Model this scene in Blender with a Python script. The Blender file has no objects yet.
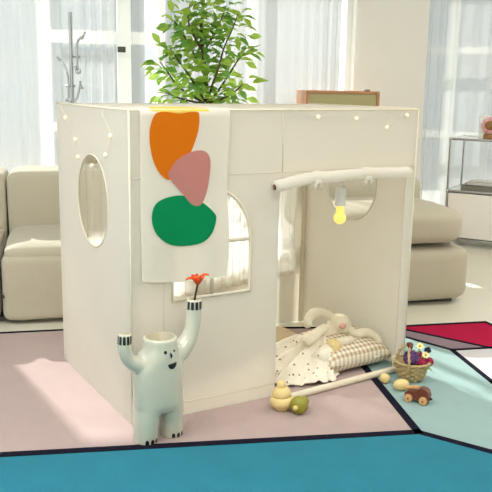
import bpy, bmesh, math, random
from mathutils import Vector, Matrix, noise
from mathutils.bvhtree import BVHTree
random.seed(7)
PI = math.pi
scene = bpy.context.scene
COL = scene.collection

# ------------------------------------------------------------------ camera model
FPX, CZ, PITCH, ROLL = 782.0188, 1.0811, 0.2041, 0.0174
YAW, TX, TY, TW, TD = 0.5309, -0.354, 2.3429, 1.1353, 0.7094
CAM = Vector((0, 0, CZ))

def ray(u, v):
    a, b = u - 246, v - 246
    cr, sr = math.cos(ROLL), math.sin(ROLL)
    x, y = cr * a + sr * b, -(-sr * a + cr * b)
    cp, sp = math.cos(PITCH), math.sin(PITCH)
    return Vector((x, cp * FPX + sp * y, -sp * FPX + cp * y))

def at(u, v, Y):            # point on the vertical plane y = Y
    d = ray(u, v)
    return CAM + d * (Y / d.y)

def ground(u, v, z=0.0):    # point on the level z
    d = ray(u, v)
    return CAM + d * ((z - CZ) / d.z)

CY, SY = math.cos(YAW), math.sin(YAW)
TENT = Matrix.Translation((TX, TY, 0)) @ Matrix.Rotation(YAW, 4, 'Z')
TINV = TENT.inverted()

def tin(u, v, ly):          # tent-local point on the plane local y = ly
    d = (TINV.to_3x3() @ ray(u, v)); c = TINV @ CAM
    return c + d * ((ly - c.y) / d.y)

def tinx(u, v, lx):
    d = (TINV.to_3x3() @ ray(u, v)); c = TINV @ CAM
    return c + d * ((lx - c.x) / d.x)

cam_data = bpy.data.cameras.new('camera')
cam_data.sensor_width = 36
cam_data.sensor_fit = 'HORIZONTAL'
cam_data.lens = 36 * FPX / 492
cam_data.clip_start = 0.05
cam = bpy.data.objects.new('camera', cam_data)
COL.objects.link(cam)
fwd = Vector((0, math.cos(PITCH), -math.sin(PITCH)))
up0 = Vector((0, math.sin(PITCH), math.cos(PITCH)))
right0 = Vector((1, 0, 0))
cr, sr = math.cos(ROLL), math.sin(ROLL)
rt = right0 * cr - up0 * (-sr) * -1 * -1 if False else (right0 * cr + up0 * (-sr) * -1)
# image u axis = cr*x + sr*up ; verified against ray()
def axis_check():
    du = ray(247, 246) - ray(246, 246)
    dv = ray(246, 245) - ray(246, 246)
    return du.normalized(), dv.normalized()
rt, up = axis_check()
M = Matrix((rt, up, -fwd)).transposed().to_4x4()
M.translation = CAM
cam.matrix_world = M
scene.camera = cam

# ------------------------------------------------------------------ materials
def lin(h):
    h = h.lstrip('#')
    out = []
    for i in (0, 2, 4):
        c = int(h[i:i + 2], 16) / 255
        out.append(c / 12.92 if c <= 0.04045 else ((c + 0.055) / 1.055) ** 2.4)
    return (*out, 1)

class NT:
    def __init__(s, name):
        s.m = bpy.data.materials.new(name); s.m.use_nodes = True
        s.t = s.m.node_tree; s.t.nodes.clear()
        s.out = s.n('ShaderNodeOutputMaterial')
    def n(s, kind, **kw):
        nd = s.t.nodes.new(kind)
        for k, v in kw.items():
            setattr(nd, k, v)
        return nd
    def l(s, a, b): s.t.links.new(a, b)

def mat(name, hexc, rough=0.6, metal=0.0, var=0.06, vscale=6.0, bump=0.0, bscale=60.0, bump2=0.0, b2scale=5.0,
        sss=0.0, coat=0.0, transl=0.0, emit=None, estr=0.0, spec=0.5, sheen=0.0):
    k = NT(name)
    p = k.n('ShaderNodeBsdfPrincipled')
    c = lin(hexc)
    tc = k.n('ShaderNodeTexCoord')
    nz = k.n('ShaderNodeTexNoise'); nz.inputs['Scale'].default_value = vscale; nz.inputs['Detail'].default_value = 4
    k.l(tc.outputs['Object'], nz.inputs['Vector'])
    mx = k.n('ShaderNodeMix', data_type='RGBA')
    mx.inputs[6].default_value = tuple(min(1, x * (1 - var)) for x in c[:3]) + (1,)
    mx.inputs[7].default_value = tuple(min(1, x * (1 + var)) for x in c[:3]) + (1,)
    k.l(nz.outputs['Fac'], mx.inputs[0])
    k.l(mx.outputs[2], p.inputs['Base Color'])
    p.inputs['Roughness'].default_value = rough
    p.inputs['Metallic'].default_value = metal
    p.inputs['Specular IOR Level'].default_value = spec
    if coat: p.inputs['Coat Weight'].default_value = coat; p.inputs['Coat Roughness'].default_value = 0.08
    if sheen: p.inputs['Sheen Weight'].default_value = sheen
    if emit: p.inputs['Emission Color'].default_value = lin(emit); p.inputs['Emission Strength'].default_value = estr
    if bump or bump2:
        prev = None
        for st, sc, det in ((bump2, b2scale, 3), (bump, bscale, 6)):
            if not st: continue
            b = k.n('ShaderNodeBump'); b.inputs['Strength'].default_value = st; b.inputs['Distance'].default_value = 0.01
            n2 = k.n('ShaderNodeTexNoise'); n2.inputs['Scale'].default_value = sc; n2.inputs['Detail'].default_value = det
            k.l(tc.outputs['Object'], n2.inputs['Vector'])
            k.l(n2.outputs['Fac'], b.inputs['Height'])
            if prev: k.l(prev.outputs['Normal'], b.inputs['Normal'])
            prev = b
        k.l(prev.outputs['Normal'], p.inputs['Normal'])
    last = p.outputs[0]
    if transl:
        tr = k.n('ShaderNodeBsdfTranslucent'); k.l(mx.outputs[2], tr.inputs['Color'])
        ms = k.n('ShaderNodeMixShader'); ms.inputs[0].default_value = transl
        k.l(last, ms.inputs[1]); k.l(tr.outputs[0], ms.inputs[2]); last = ms.outputs[0]
    k.l(last, k.out.inputs['Surface'])
    return k.m

def sheer(name, hexc, transp, transl):
    k = NT(name)
    d = k.n('ShaderNodeBsdfDiffuse'); t = k.n('ShaderNodeBsdfTranslucent'); x = k.n('ShaderNodeBsdfTransparent')
    tc = k.n('ShaderNodeTexCoord'); nz = k.n('ShaderNodeTexNoise'); nz.inputs['Scale'].default_value = 30
    k.l(tc.outputs['Object'], nz.inputs['Vector'])
    mx = k.n('ShaderNodeMix', data_type='RGBA'); c = lin(hexc)
    mx.inputs[6].default_value = tuple(v * .96 for v in c[:3]) + (1,); mx.inputs[7].default_value = c
    k.l(nz.outputs['Fac'], mx.inputs[0])
    k.l(mx.outputs[2], d.inputs['Color']); k.l(mx.outputs[2], t.inputs['Color'])
    m1 = k.n('ShaderNodeMixShader'); m1.inputs[0].default_value = transl
    k.l(d.outputs[0], m1.inputs[1]); k.l(t.outputs[0], m1.inputs[2])
    m2 = k.n('ShaderNodeMixShader'); m2.inputs[0].default_value = transp
    k.l(m1.outputs[0], m2.inputs[1]); k.l(x.outputs[0], m2.inputs[2])
    k.l(m2.outputs[0], k.out.inputs['Surface'])
    return k.m

def glass_mat(name):
    k = NT(name)
    x = k.n('ShaderNodeBsdfTransparent'); x.inputs['Color'].default_value = (.96, .98, .98, 1)
    g = k.n('ShaderNodeBsdfGlossy'); g.inputs['Roughness'].default_value = 0.02
    m = k.n('ShaderNodeMixShader'); m.inputs[0].default_value = 0.06
    k.l(x.outputs[0], m.inputs[1]); k.l(g.outputs[0], m.inputs[2]); k.l(m.outputs[0], k.out.inputs['Surface'])
    return k.m

def gingham(name, a, b, scale):
    k = NT(name)
    p = k.n('ShaderNodeBsdfPrincipled'); p.inputs['Roughness'].default_value = .9
    tc = k.n('ShaderNodeTexCoord'); sp = k.n('ShaderNodeSeparateXYZ'); k.l(tc.outputs['Object'], sp.inputs[0])
    outs = []
    for ax in ('X', 'Y'):
        m1 = k.n('ShaderNodeMath', operation='MULTIPLY'); m1.inputs[1].default_value = scale
        k.l(sp.outputs[ax], m1.inputs[0])
        fr = k.n('ShaderNodeMath', operation='FRACT'); k.l(m1.outputs[0], fr.inputs[0])
        gt = k.n('ShaderNodeMath', operation='GREATER_THAN'); gt.inputs[1].default_value = .5; k.l(fr.outputs[0], gt.inputs[0])
        outs.append(gt)
    ad = k.n('ShaderNodeMath', operation='ADD'); k.l(outs[0].outputs[0], ad.inputs[0]); k.l(outs[1].outputs[0], ad.inputs[1])
    hf = k.n('ShaderNodeMath', operation='MULTIPLY'); hf.inputs[1].default_value = .5; k.l(ad.outputs[0], hf.inputs[0])
    mx = k.n('ShaderNodeMix', data_type='RGBA'); mx.inputs[6].default_value = lin(a); mx.inputs[7].default_value = lin(b)
    k.l(hf.outputs[0], mx.inputs[0]); k.l(mx.outputs[2], p.inputs['Base Color'])
    k.l(p.outputs[0], k.out.inputs['Surface'])
    return k.m

def dotted(name, base, dot, scale, size):
    k = NT(name)
    p = k.n('ShaderNodeBsdfPrincipled'); p.inputs['Roughness'].default_value = .9
    tc = k.n('ShaderNodeTexCoord'); vo = k.n('ShaderNodeTexVoronoi'); vo.inputs['Scale'].default_value = scale
    vo.inputs['Randomness'].default_value = .7
    k.l(tc.outputs['Object'], vo.inputs['Vector'])
    lt = k.n('ShaderNodeMath', operation='LESS_THAN'); lt.inputs[1].default_value = size; k.l(vo.outputs['Distance'], lt.inputs[0])
    mx = k.n('ShaderNodeMix', data_type='RGBA'); mx.inputs[6].default_value = lin(base); mx.inputs[7].default_value = lin(dot)
    k.l(lt.outputs[0], mx.inputs[0]); k.l(mx.outputs[2], p.inputs['Base Color'])
    b = k.n('ShaderNodeBump'); b.inputs['Strength'].default_value = .5; b.inputs['Distance'].default_value = .01
    nz = k.n('ShaderNodeTexNoise'); nz.inputs['Scale'].default_value = 28; k.l(tc.outputs['Object'], nz.inputs['Vector'])
    k.l(nz.outputs['Fac'], b.inputs['Height']); k.l(b.outputs['Normal'], p.inputs['Normal'])
    k.l(p.outputs[0], k.out.inputs['Surface'])
    return k.m

MT = dict(
    wall=mat('wall_paint', '#e1e0da', .9, var=.02, bump=.05, bscale=150),
    ceiling=mat('ceiling_paint', '#f0eee8', .9, var=.02),
    floor=mat('floor_tile', '#dcd8c8', .32, var=.03, vscale=2, bump=.02, bscale=30),
    white_frame=mat('window_frame_white', '#e9ebe8', .4, var=.02),
    dark=mat('dark_plastic', '#4a4844', .4, var=.05),
    glass=glass_mat('clear_glass'),
    tent=mat('tent_cotton', '#f3efe6', .9, var=.02, vscale=8, bump=.12, bscale=420, bump2=.3, b2scale=7, transl=.5, spec=.15),
    tent_trim=mat('tent_piping', '#ddd4bf', .9, var=.03, bump=.1, bscale=300, spec=.15),
    print_o=mat('print_orange', '#e27a10', .85, var=.05, vscale=12, transl=.3, spec=.15),
    print_p=mat('print_pink', '#cf8d86', .85, var=.04, vscale=12, transl=.3, spec=.15),
    print_g=mat('print_green', '#07935b', .85, var=.05, vscale=12, transl=.3, spec=.15),
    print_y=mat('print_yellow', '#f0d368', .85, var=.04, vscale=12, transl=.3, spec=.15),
    banner=mat('banner_cotton', '#f0ebdf', .9, var=.02, bump=.1, bscale=420, bump2=.35, b2scale=9, transl=.35, spec=.15),
    sheer=sheer('sheer_voile', '#ebeced', .55, .13),
    sheer_dense=sheer('dense_voile', '#ebeced', .40, .15),
    sheer_tent=sheer('tent_voile', '#fffaf0', .30, .70),
    sofa=mat('sofa_boucle', '#b9b19e', .95, var=.04, vscale=10, bump=.25, bscale=260, bump2=.35, b2scale=8, sheen=.2, spec=.1),
    chrome=mat('chrome', '#b4b6b8', .2, 1.0, var=.02),
    steel=mat('brushed_steel', '#8f9092', .3, 1.0, var=.04),
    white_lacquer=mat('white_lacquer', '#efede8', .35, var=.015, coat=.2),
    vase=mat('vase_glaze', '#c7c7b6', .18, var=.03, vscale=8, coat=.5),
    black=mat('black_glaze', '#14161a', .3, var=.05),
    cream_in=mat('vase_inside', '#b3a98e', .5, var=.05),  # inner clay tone, darkened so the openings look shaded inside
    orange=mat('orange_petal', '#f0642a', .5, var=.15, vscale=40, transl=.2),
    stem=mat('dark_stem', '#2a2320', .6),
    leaf=mat('leaf_green', '#a8c957', .45, var=.3, vscale=9, transl=.5),
    leaf2=mat('leaf_dark_green', '#74a64a', .45, var=.3, vscale=9, transl=.4),
    bark=mat('twig_bark', '#54422f', .8, var=.2, vscale=30),
    pot=mat('pot_ceramic', '#d8d4ca', .5),
    soil=mat('potting_soil', '#3c2f25', .95, var=.3, vscale=60, bump=.6, bscale=80),
    walnut=mat('walnut', '#6a3420', .4, var=.22, vscale=25, coat=.15),
    oak=mat('light_wood', '#cfa068', .5, var=.12, vscale=30),
    cab_wood=mat('console_wood', '#b07d55', .45, var=.15, vscale=14),
    grille=mat('grille_cloth', '#a8a077', .9, var=.08, vscale=80, bump=.3, bscale=300),
    cream=mat('cream_wood', '#e2c98a', .5, var=.05, vscale=20),
    olive=mat('olive_wood', '#8f8a2c', .45, var=.08, vscale=20),
    plush=mat('plush_fur', '#ece2c8', 1.0, var=.06, vscale=40, bump=.5, bscale=220, sheen=.3, spec=.05),
    nose=mat('plush_nose', '#dcab98', .9, var=.08, vscale=60),
    cuff=mat('knit_cuff', '#e7cf94', .95, var=.08, vscale=60, bump=.4, bscale=200),
    dress=dotted('sprig_print_cotton', '#efe7d6', '#8a6a52', 40, .17),
    gingham=gingham('gingham', '#f0e8d6', '#b39a78', 48),
    label=mat('label_cloth', '#f4f1e8', .8),
    blanket=mat('beige_blanket', '#d6c3a4', .95, var=.06, vscale=20, bump=.4, bscale=90),
    wicker=mat('wicker', '#b8a274', .75, var=.25, vscale=70, bump=.5, bscale=160),
    leather=mat('brown_leather_wrap', '#6b3a26', .5, var=.15, vscale=60),
    purple=mat('purple_petal', '#6f4a82', .8, var=.35, vscale=70, bump=.6, bscale=150),
    magenta=mat('magenta_petal', '#a8244f', .8, var=.35, vscale=70, bump=.5, bscale=150),
    navy=mat('navy_petal', '#1c2238', .8, var=.3, vscale=70),
    petal_w=mat('daisy_petal', '#f2e6a6', .7, var=.05),
    petal_c=mat('daisy_centre', '#e0b21e', .7, var=.1),
    bulb_glass=mat('glowing_bulb_glass', '#d8b850', .3, emit='#ffe07a', estr=.75),
    socket=mat('lamp_socket', '#e9e7e1', .5),
    led=mat('led_bead', '#fbf1d8', .3, emit='#ffdc98', estr=.12),
    wire=mat('thin_wire', '#eae4d8', .5),
    book_d=mat('book_grey', '#77756c', .7, var=.1),
    book_l=mat('book_cover_pale', '#c9c8c4', .6, var=.08),
    paper=mat('book_pages', '#efeade', .9, var=.04, vscale=90),
    bubble=mat('white_bubbles', '#eef0ec', .35, coat=.2),
    pinkp=mat('pink_enamel', '#dfa5a8', .35, coat=.2),
    brownp=mat('ochre_brown_enamel', '#8a6430', .4, var=.15),
    rug_pink=mat('rug_mauve', '#b09b97', .95, var=.07, vscale=9, bump=.4, bscale=300, sheen=.15, spec=.05),
    rug_teal=mat('rug_teal', '#21768b', .95, var=.14, vscale=8, bump=.4, bscale=300, sheen=.1, spec=.05),
    rug_aqua=mat('rug_aqua', '#92adac', .95, var=.07, vscale=9, bump=.4, bscale=300, sheen=.1, spec=.05),
    rug_white=mat('rug_pale_grey', '#cbc7c9', .95, var=.05, vscale=9, bump=.4, bscale=300, spec=.05),
    rug_purple=mat('rug_grey_mauve', '#8f7d85', .95, var=.1, vscale=9, bump=.4, bscale=300, spec=.05),
    rug_red=mat('rug_crimson', '#b01f45', .95, var=.1, vscale=9, bump=.4, bscale=300, spec=.05),
    rug_line=mat('rug_dark_line', '#1b1a28', .95, var=.1, bump=.3, bscale=300, spec=.05),
    facade=mat('facade_render', '#a8b0b5', .9, var=.05),
    facade_w=mat('facade_window_bluish', '#98a5ad', .3, var=.1),
    facade_t=mat('facade_trim', '#bcc3c6', .8),
    pave=mat('terrace_paving', '#b9b7b0', .9, var=.06),
)

# ------------------------------------------------------------------ helpers
def link(o, parent=None):
    COL.objects.link(o)
    if parent is not None: o.parent = parent
    return o

def obj(name, bm, mats, parent=None, smooth=True):
    if isinstance(bm, bmesh.types.BMesh):
        bmesh.ops.recalc_face_normals(bm, faces=bm.faces[:])
        me = bpy.data.meshes.new(name); bm.to_mesh(me); bm.free()
    else:
        me = bm; me.name = name
    if not isinstance(mats, (list, tuple)): mats = [mats]
    idx = [p.material_index for p in me.polygons]
    me.materials.clear()
    for m in mats: me.materials.append(MT[m])
    if len(mats) > 1:
        for p, k in zip(me.polygons, idx): p.material_index = k
    if smooth:
        for p in me.polygons: p.use_smooth = True
        if smooth == 'auto':
            me.set_sharp_from_angle(angle=math.radians(38))
    return link(bpy.data.objects.new(name, me), parent)

def tag(o, label, cat, group=None, kind=None):
    o['label'] = label; o['category'] = cat
    if group: o['group'] = group
    if kind: o['kind'] = kind
    return o

def thing(name, label, cat, loc=(0, 0, 0), rz=0.0, group=None):
    o = bpy.data.objects.new(name, None); COL.objects.link(o)
    o.location = loc; o.rotation_euler = (0, 0, rz); o.empty_display_size = .05
    return tag(o, label, cat, group)

def struct(name, bm, m, parent=None, smooth=False):
    o = obj(name, bm, m, parent, smooth)
    if parent is None: o['kind'] = 'structure'
    return o

def NB(): return bmesh.new()

def setmat(bm, n0, mi):
    bm.faces.ensure_lookup_table()
    for f in bm.faces[n0:]: f.material_index = mi

def box(bm, c, s, rz=0.0, bev=0.0, mtx=None, mi=0):
    n0 = len(bm.faces)
    m = Matrix.Translation(c) @ Matrix.Rotation(rz, 4, 'Z') @ Matrix.Diagonal((s[0], s[1], s[2], 1))
    if mtx is not None: m = mtx @ m
    if bev:
        b2 = bmesh.new()
        r = bmesh.ops.create_cube(b2, size=1, matrix=m)
        bmesh.ops.bevel(b2, geom=b2.edges[:], offset=bev, segments=3, profile=.5, affect='EDGES')
        me = bpy.data.meshes.new('tmp'); b2.to_mesh(me); b2.free()
        bm.from_mesh(me); bpy.data.meshes.remove(me)
    else:
        bmesh.ops.create_cube(bm, size=1, matrix=m)
    setmat(bm, n0, mi)
    return bm

def tube(bm, pts, rad, n=12, cap=True, mi=0, closed=False):
    n0 = len(bm.faces)
    pts = [Vector(p) for p in pts]
    if not isinstance(rad, (list, tuple)): rad = [rad] * len(pts)
    T = []
    for i in range(len(pts)):
        if closed: t = pts[(i + 1) % len(pts)] - pts[i - 1]
        else: t = pts[min(i + 1, len(pts) - 1)] - pts[max(i - 1, 0)]
        T.append(t.normalized())
    a = T[0].orthogonal().normalized()
    rings = []
    for i, p in enumerate(pts):
        a = (a - T[i] * a.dot(T[i])).normalized()
        b = T[i].cross(a)
        rings.append([bm.verts.new(p + (a * math.cos(q) + b * math.sin(q)) * rad[i]) for q in (2 * PI * k / n for k in range(n))])
    seq = list(range(len(rings) - 1)) + ([len(rings) - 1] if closed else [])
    for i in seq:
        r, s = rings[i], rings[(i + 1) % len(rings)]
        for k in range(n):
            bm.faces.new((r[k], r[(k + 1) % n], s[(k + 1) % n], s[k]))
    if cap and not closed:
        bm.faces.new(rings[0][::-1]); bm.faces.new(rings[-1])
    setmat(bm, n0, mi)
    return bm

def lathe(bm, prof, n=24, mtx=None, mi=0, fn=None):
    n0 = len(bm.faces)
    rings = []
    for j, (r, z) in enumerate(prof):
        ring = []
        for k in range(n):
            q = 2 * PI * k / n
            rr = r + (fn(j, q) if fn else 0)
            v = Vector((rr * math.cos(q), rr * math.sin(q), z))
            if mtx is not None: v = mtx @ v
            ring.append(bm.verts.new(v))
        rings.append(ring)
    for r, s in zip(rings, rings[1:]):
        for k in range(n):
            bm.faces.new((r[k], r[(k + 1) % n], s[(k + 1) % n], s[k]))
    bm.faces.new(rings[0][::-1]); bm.faces.new(rings[-1])
    setmat(bm, n0, mi)
    return bm

def sq(bm, c, h, e1=.5, e2=.5, nu=28, nv=20, mtx=None, noise_amp=0.0, nscale=6.0, mi=0):
    """superellipsoid: rounded cushion; e small = boxy"""
    n0 = len(bm.faces)
    c = Vector(c)
    sp = lambda w, e: math.copysign(abs(w) ** e, w)
    R = mtx or Matrix.Identity(4)
    rows = []
    for j in range(1, nv):
        b = -PI / 2 + PI * j / nv
        row = []
        for i in range(nu):
            a = 2 * PI * i / nu
            v = Vector((h[0] * sp(math.cos(b), e1) * sp(math.cos(a), e2), h[1] * sp(math.cos(b), e1) * sp(math.sin(a), e2), h[2] * sp(math.sin(b), e1)))
            if noise_amp:
                v += v.normalized() * noise_amp * noise.noise((v + c) * nscale)
            row.append(bm.verts.new(c + R @ v))
        rows.append(row)
    lo = bm.verts.new(c + R @ Vector((0, 0, -h[2]))); hi = bm.verts.new(c + R @ Vector((0, 0, h[2])))
    for r, s in zip(rows, rows[1:]):
        for k in range(nu):
            bm.faces.new((r[k], r[(k + 1) % nu], s[(k + 1) % nu], s[k]))
    for k in range(nu):
        bm.faces.new((lo, rows[0][(k + 1) % nu], rows[0][k])); bm.faces.new((hi, rows[-1][k], rows[-1][(k + 1) % nu]))
    setmat(bm, n0, mi)
    return bm

def catmull(pts, k=8, closed=True):
    n = len(pts); out = []
    P = [Vector(p) for p in pts]
    rng = range(n) if closed else range(n - 1)
    for i in rng:
        if closed: a, b, c, d = P[i - 1], P[i], P[(i + 1) % n], P[(i + 2) % n]
        else: a, b, c, d = P[max(i - 1, 0)], P[i], P[i + 1], P[min(i + 2, n - 1)]
        for s in range(k):
            t = s / k
            out.append(.5 * ((2 * b) + (c - a) * t + (2 * a - 5 * b + 4 * c - d) * t * t + (3 * b - a - 3 * c + d) * t ** 3))
    if not closed: out.append(P[-1])
    return out

def evald(o):
    dg = bpy.context.evaluated_depsgraph_get()
    dg.update()
    return bpy.data.meshes.new_from_object(o.evaluated_get(dg))

def plate(outlines, thick):
    """flat plate with holes: outlines are 2D loops, extruded +-thick/2 along local Z"""
    cu = bpy.data.curves.new('tmp', 'CURVE'); cu.dimensions = '2D'; cu.fill_mode = 'BOTH'; cu.extrude = thick / 2
    for ol in outlines:
        s = cu.splines.new('POLY'); s.points.add(len(ol) - 1); s.use_cyclic_u = True
        for p, q in zip(s.points, ol): p.co = (q[0], q[1], 0, 1)
    o = bpy.data.objects.new('tmp', cu); COL.objects.link(o)
    me = evald(o)
    bpy.data.objects.remove(o); bpy.data.curves.remove(cu)
    return me

def plate_bm(outlines, thick, mtx, bm=None, mi=0):
    me = plate(outlines, thick); me.transform(mtx)
    bm = bm or bmesh.new()
    n0 = len(bm.faces); bm.from_mesh(me); setmat(bm, n0, mi)
    bpy.data.meshes.remove(me)
    return bm

def remesh(bm, voxel, smooth=4, cutter=None, clampz=None):
    me = bpy.data.meshes.new('tmp'); bmesh.ops.recalc_face_normals(bm, faces=bm.faces[:]); bm.to_mesh(me); bm.free()
    o = bpy.data.objects.new('tmp', me); COL.objects.link(o)
    r = o.modifiers.new('r', 'REMESH'); r.mode = 'VOXEL'; r.voxel_size = voxel
    s = o.modifiers.new('s', 'SMOOTH'); s.factor = .5; s.iterations = smooth
    co = None
    if cutter is not None:
        cm = bpy.data.meshes.new('tmpc'); bmesh.ops.recalc_face_normals(cutter, faces=cutter.faces[:]); cutter.to_mesh(cm); cutter.free()
        co = bpy.data.objects.new('tmpc', cm); COL.objects.link(co)
        b = o.modifiers.new('b', 'BOOLEAN'); b.operation = 'DIFFERENCE'; b.object = co; b.solver = 'EXACT'
    out = evald(o)
    bpy.data.objects.remove(o); bpy.data.meshes.remove(me)
    if co: bpy.data.objects.remove(co); bpy.data.meshes.remove(cm)
    if clampz is not None:
        for v in out.vertices:
            if v.co.z < clampz: v.co.z = clampz
    return out

def ell(cx, cy, rx, ry, n=48, a0=0, a1=2 * PI):
    return [(cx + rx * math.cos(a0 + (a1 - a0) * k / n), cy + ry * math.sin(a0 + (a1 - a0) * k / n)) for k in range(n)]

def place(o, loc, rz=0.0):
    o.location = loc; o.rotation_euler = (0, 0, rz); return o

def XZ(y):   # plate plane -> tent wall plane (local x, z) at depth y
    return Matrix.Translation((0, y, 0)) @ Matrix.Rotation(PI / 2, 4, 'X')
def YZ(x):   # plate (a,b) -> (x, a, b)
    return Matrix(((0, 0, 1, x), (1, 0, 0, 0), (0, 1, 0, 0), (0, 0, 0, 1)))

# ------------------------------------------------------------------ room shell
RA = math.radians(12.5)
RD = Vector((math.cos(RA), math.sin(RA), 0)); RN = Vector((-math.sin(RA), math.cos(RA), 0))
WB = Vector((-1.0, 4.95, 0))
def wpt(t, off=0.0, z=0.0): return WB + RD * t + RN * off + Vector((0, 0, z))
CEIL = 2.35
HEAD = 1.79
WT0, WT1 = -1.13, 1.72         # the window's span along the back wall

bm = NB(); box(bm, (0.2, 2.6, -.056), (6.6, 8.4, .1)); struct('floor', bm, 'floor')
bm = NB(); box(bm, (-2.75, 1.7, .1), (.1, 5.8, .22)); box(bm, (-2.75, 1.7, 2.23), (.1, 5.8, .24))
for y in (-1.1, .1, 2.5, 4.5): box(bm, (-2.75, y, 1.16), (.1, .2, 1.9))
struct('wall_left', bm, 'wall')
bm = NB(); box(bm, (.2, -1.25, CEIL / 2), (6.2, .1, CEIL)); struct('wall_front', bm, 'wall')
bm = NB(); box(bm, (3.35, 1.85, CEIL / 2), (.1, 6.1, CEIL)); struct('wall_side', bm, 'wall')
for y in (1.3, 3.5):
    bm = NB(); box(bm, (-2.75, y, 1.16), (.006, 2.2 if y < 2 else 1.8, 1.9)); struct('window_3' if y < 2 else 'window_4', bm, 'glass')

def wall_seg(name, t0, t1, z0, z1, th=.14, off=.07, m='wall'):
    bm = NB(); c = wpt((t0 + t1) / 2, off, (z0 + z1) / 2)
    box(bm, c, (t1 - t0, th, z1 - z0), RA)
    return struct(name, bm, m)
wall_seg('wall_back', -1.9, WT0, -.006, CEIL)
wall_seg('wall_header', WT0, WT1, HEAD, CEIL)
pR = at(430, 60, 5.33)
pL_t = (at(341, 60, 5.25) - WB).dot(RD)
pR_t = (pR - WB).dot(RD)
wall_seg('wall_pier', WT1, pR_t, -.006, CEIL, th=.3, off=.1)

# right window wall, behind the shelf unit
QD = Vector((math.cos(math.radians(-30)), math.sin(math.radians(-30)), 0)); QN = Vector((.5, .866, 0))
QB = Vector((1.44, 5.45, 0)) + QN * .62
def qpt(t, off=0.0, z=0.0): return QB + QD * t + QN * off + Vector((0, 0, z))
bm = NB(); box(bm, qpt(.5, .07, (HEAD + .25 + CEIL) / 2), (2.6, .14, CEIL - HEAD - .25), math.radians(-30)); struct('wall_right_header', bm, 'wall')
bm = NB(); box(bm, qpt(1.65, .07, CEIL / 2), (.3, .14, CEIL), math.radians(-30)); struct('wall_right', bm, 'wall')

cp = [Vector((-2.8, -1.3, 0)), Vector((3.4, -1.3, 0)), Vector((3.4, 5.1, 0)), qpt(1.8, .14), qpt(-.85, .14), wpt(1.90, .25), wpt(1.88, .14), wpt(-1.9, .14)]
bm = NB(); vs0 = [bm.verts.new((p.x, p.y, CEIL)) for p in cp]; vs1 = [bm.verts.new((p.x, p.y, CEIL + .1)) for p in cp]
bm.faces.new(vs0); bm.faces.new(vs1[::-1])
for k in range(len(cp)): bm.faces.new((vs0[k], vs0[(k + 1) % len(cp)], vs1[(k + 1) % len(cp)], vs1[k]))
struct('ceiling', bm, 'ceiling')
bm = NB(); box(bm, (1.02, 5.98, CEIL / 2), (.1, 1.0, CEIL)); struct('wall_recess', bm, 'wall')

# back window: frame, rails, mullions and panes
def window(name, P, ang, t0, t1, z1, mull, rails, mw):
    bm = NB()
    for t in (t0 + .02, t1 - .02): box(bm, P(t, .05, z1 / 2), (.04, .06, z1), ang)
    box(bm, P((t0 + t1) / 2, .05, z1 - .02), (t1 - t0 - .08, .06, .04), ang)
    box(bm, P((t0 + t1) / 2, .05, .025), (t1 - t0 - .08, .06, .05), ang)
    fr = struct(name, bm, 'white_frame')
    for t, w in mull:
        bm = NB(); box(bm, P(t, .05, (z1 + .01) / 2), (w, .05, z1 - .09), ang); struct('mullion', bm, 'white_frame', fr)
    edges = [t0 + .04] + [q for t, w in mull for q in (t - w / 2, t + w / 2)] + [t1 - .04]
    for bi, (a, b) in enumerate(zip(edges[::2], edges[1::2])):
        for z, h in rails:
            if name == 'window_1' and (bi == 0 or (bi > 2 and z > 1)): continue
            bm = NB(); box(bm, P((a + b) / 2, .05, z), (b - a, .04, h), ang); struct('rail', bm, 'white_frame', fr)
        bm = NB(); box(bm, P((a + b) / 2, .05, (z1 + .01) / 2), (b - a, .006, z1 - .09), ang); struct('pane', bm, 'glass', fr)
    return fr
def tw(px, Y=4.97): return (at(px, 60, Y) - WB).dot(RD)
w1 = window('window_1', wpt, RA, WT0, WT1, HEAD, [(tw(47), .045), (tw(125), .085), (tw(163), .05), (1.05, .06)], [(1.35, .075), (.80, .05)], 0)
window('window_2', qpt, math.radians(-30), -.75, 1.5, HEAD + .25, [(-.25, .05), (.3, .05), (.9, .05)], [(1.36, .05), (.72, .05)], 0)
lk = at(121.5, 49.5, 4.94)
bm = NB(); box(bm, lk, (.05, .02, .035), RA, .004); o = struct('window_latch', bm, 'dark', w1)

# ------------------------------------------------------------------ outdoors
bm = NB(); box(bm, (0, 16, -.2), (40, 20, .1)); o = struct('terrace_ground', bm, 'pave')
def building(x0, x1, Y, h, label, name='apartment_building'):
    t = thing(name, label, 'building', ((x0 + x1) / 2, Y, -.15))
    w = x1 - x0
    bm = NB(); box(bm, (0, 1.0, h / 2), (w, 2, h)); obj('wall', bm, 'facade', t, False)
    n = max(2, int(w / 1.3)); rows = 2
    for i in range(n):
        for r in range(rows):
            x = -w / 2 + (i + .5) * w / n; z = .55 + r * 1.25
            if z + .5 > h: continue
            bm = NB(); box(bm, (x, -.01, z + .25), (w / n * .62, .06, .8)); f = obj('window', bm, 'facade_t', t, False)
            bm = NB(); box(bm, (x, -.045, z + .25), (w / n * .54, .02, .72)); obj('pane', bm, 'facade_w', f, False)
    bm = NB(); box(bm, (0, .95, h + .04), (w + .2, 2.2, .1)); obj('cornice', bm, 'facade_t', t, False)
    return t
building(-6.2, -1.95, 13.0, 2.9, 'pale grey building seen through the left sheer curtains')
building(-1.6, 1.9, 14.0, 2.9, 'pale grey building seen behind the leafy plant and sheer curtains')
building(2.2, 7.4, 13.5, 2.9, 'bluish grey building seen through curtains above the shelf unit')

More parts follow.
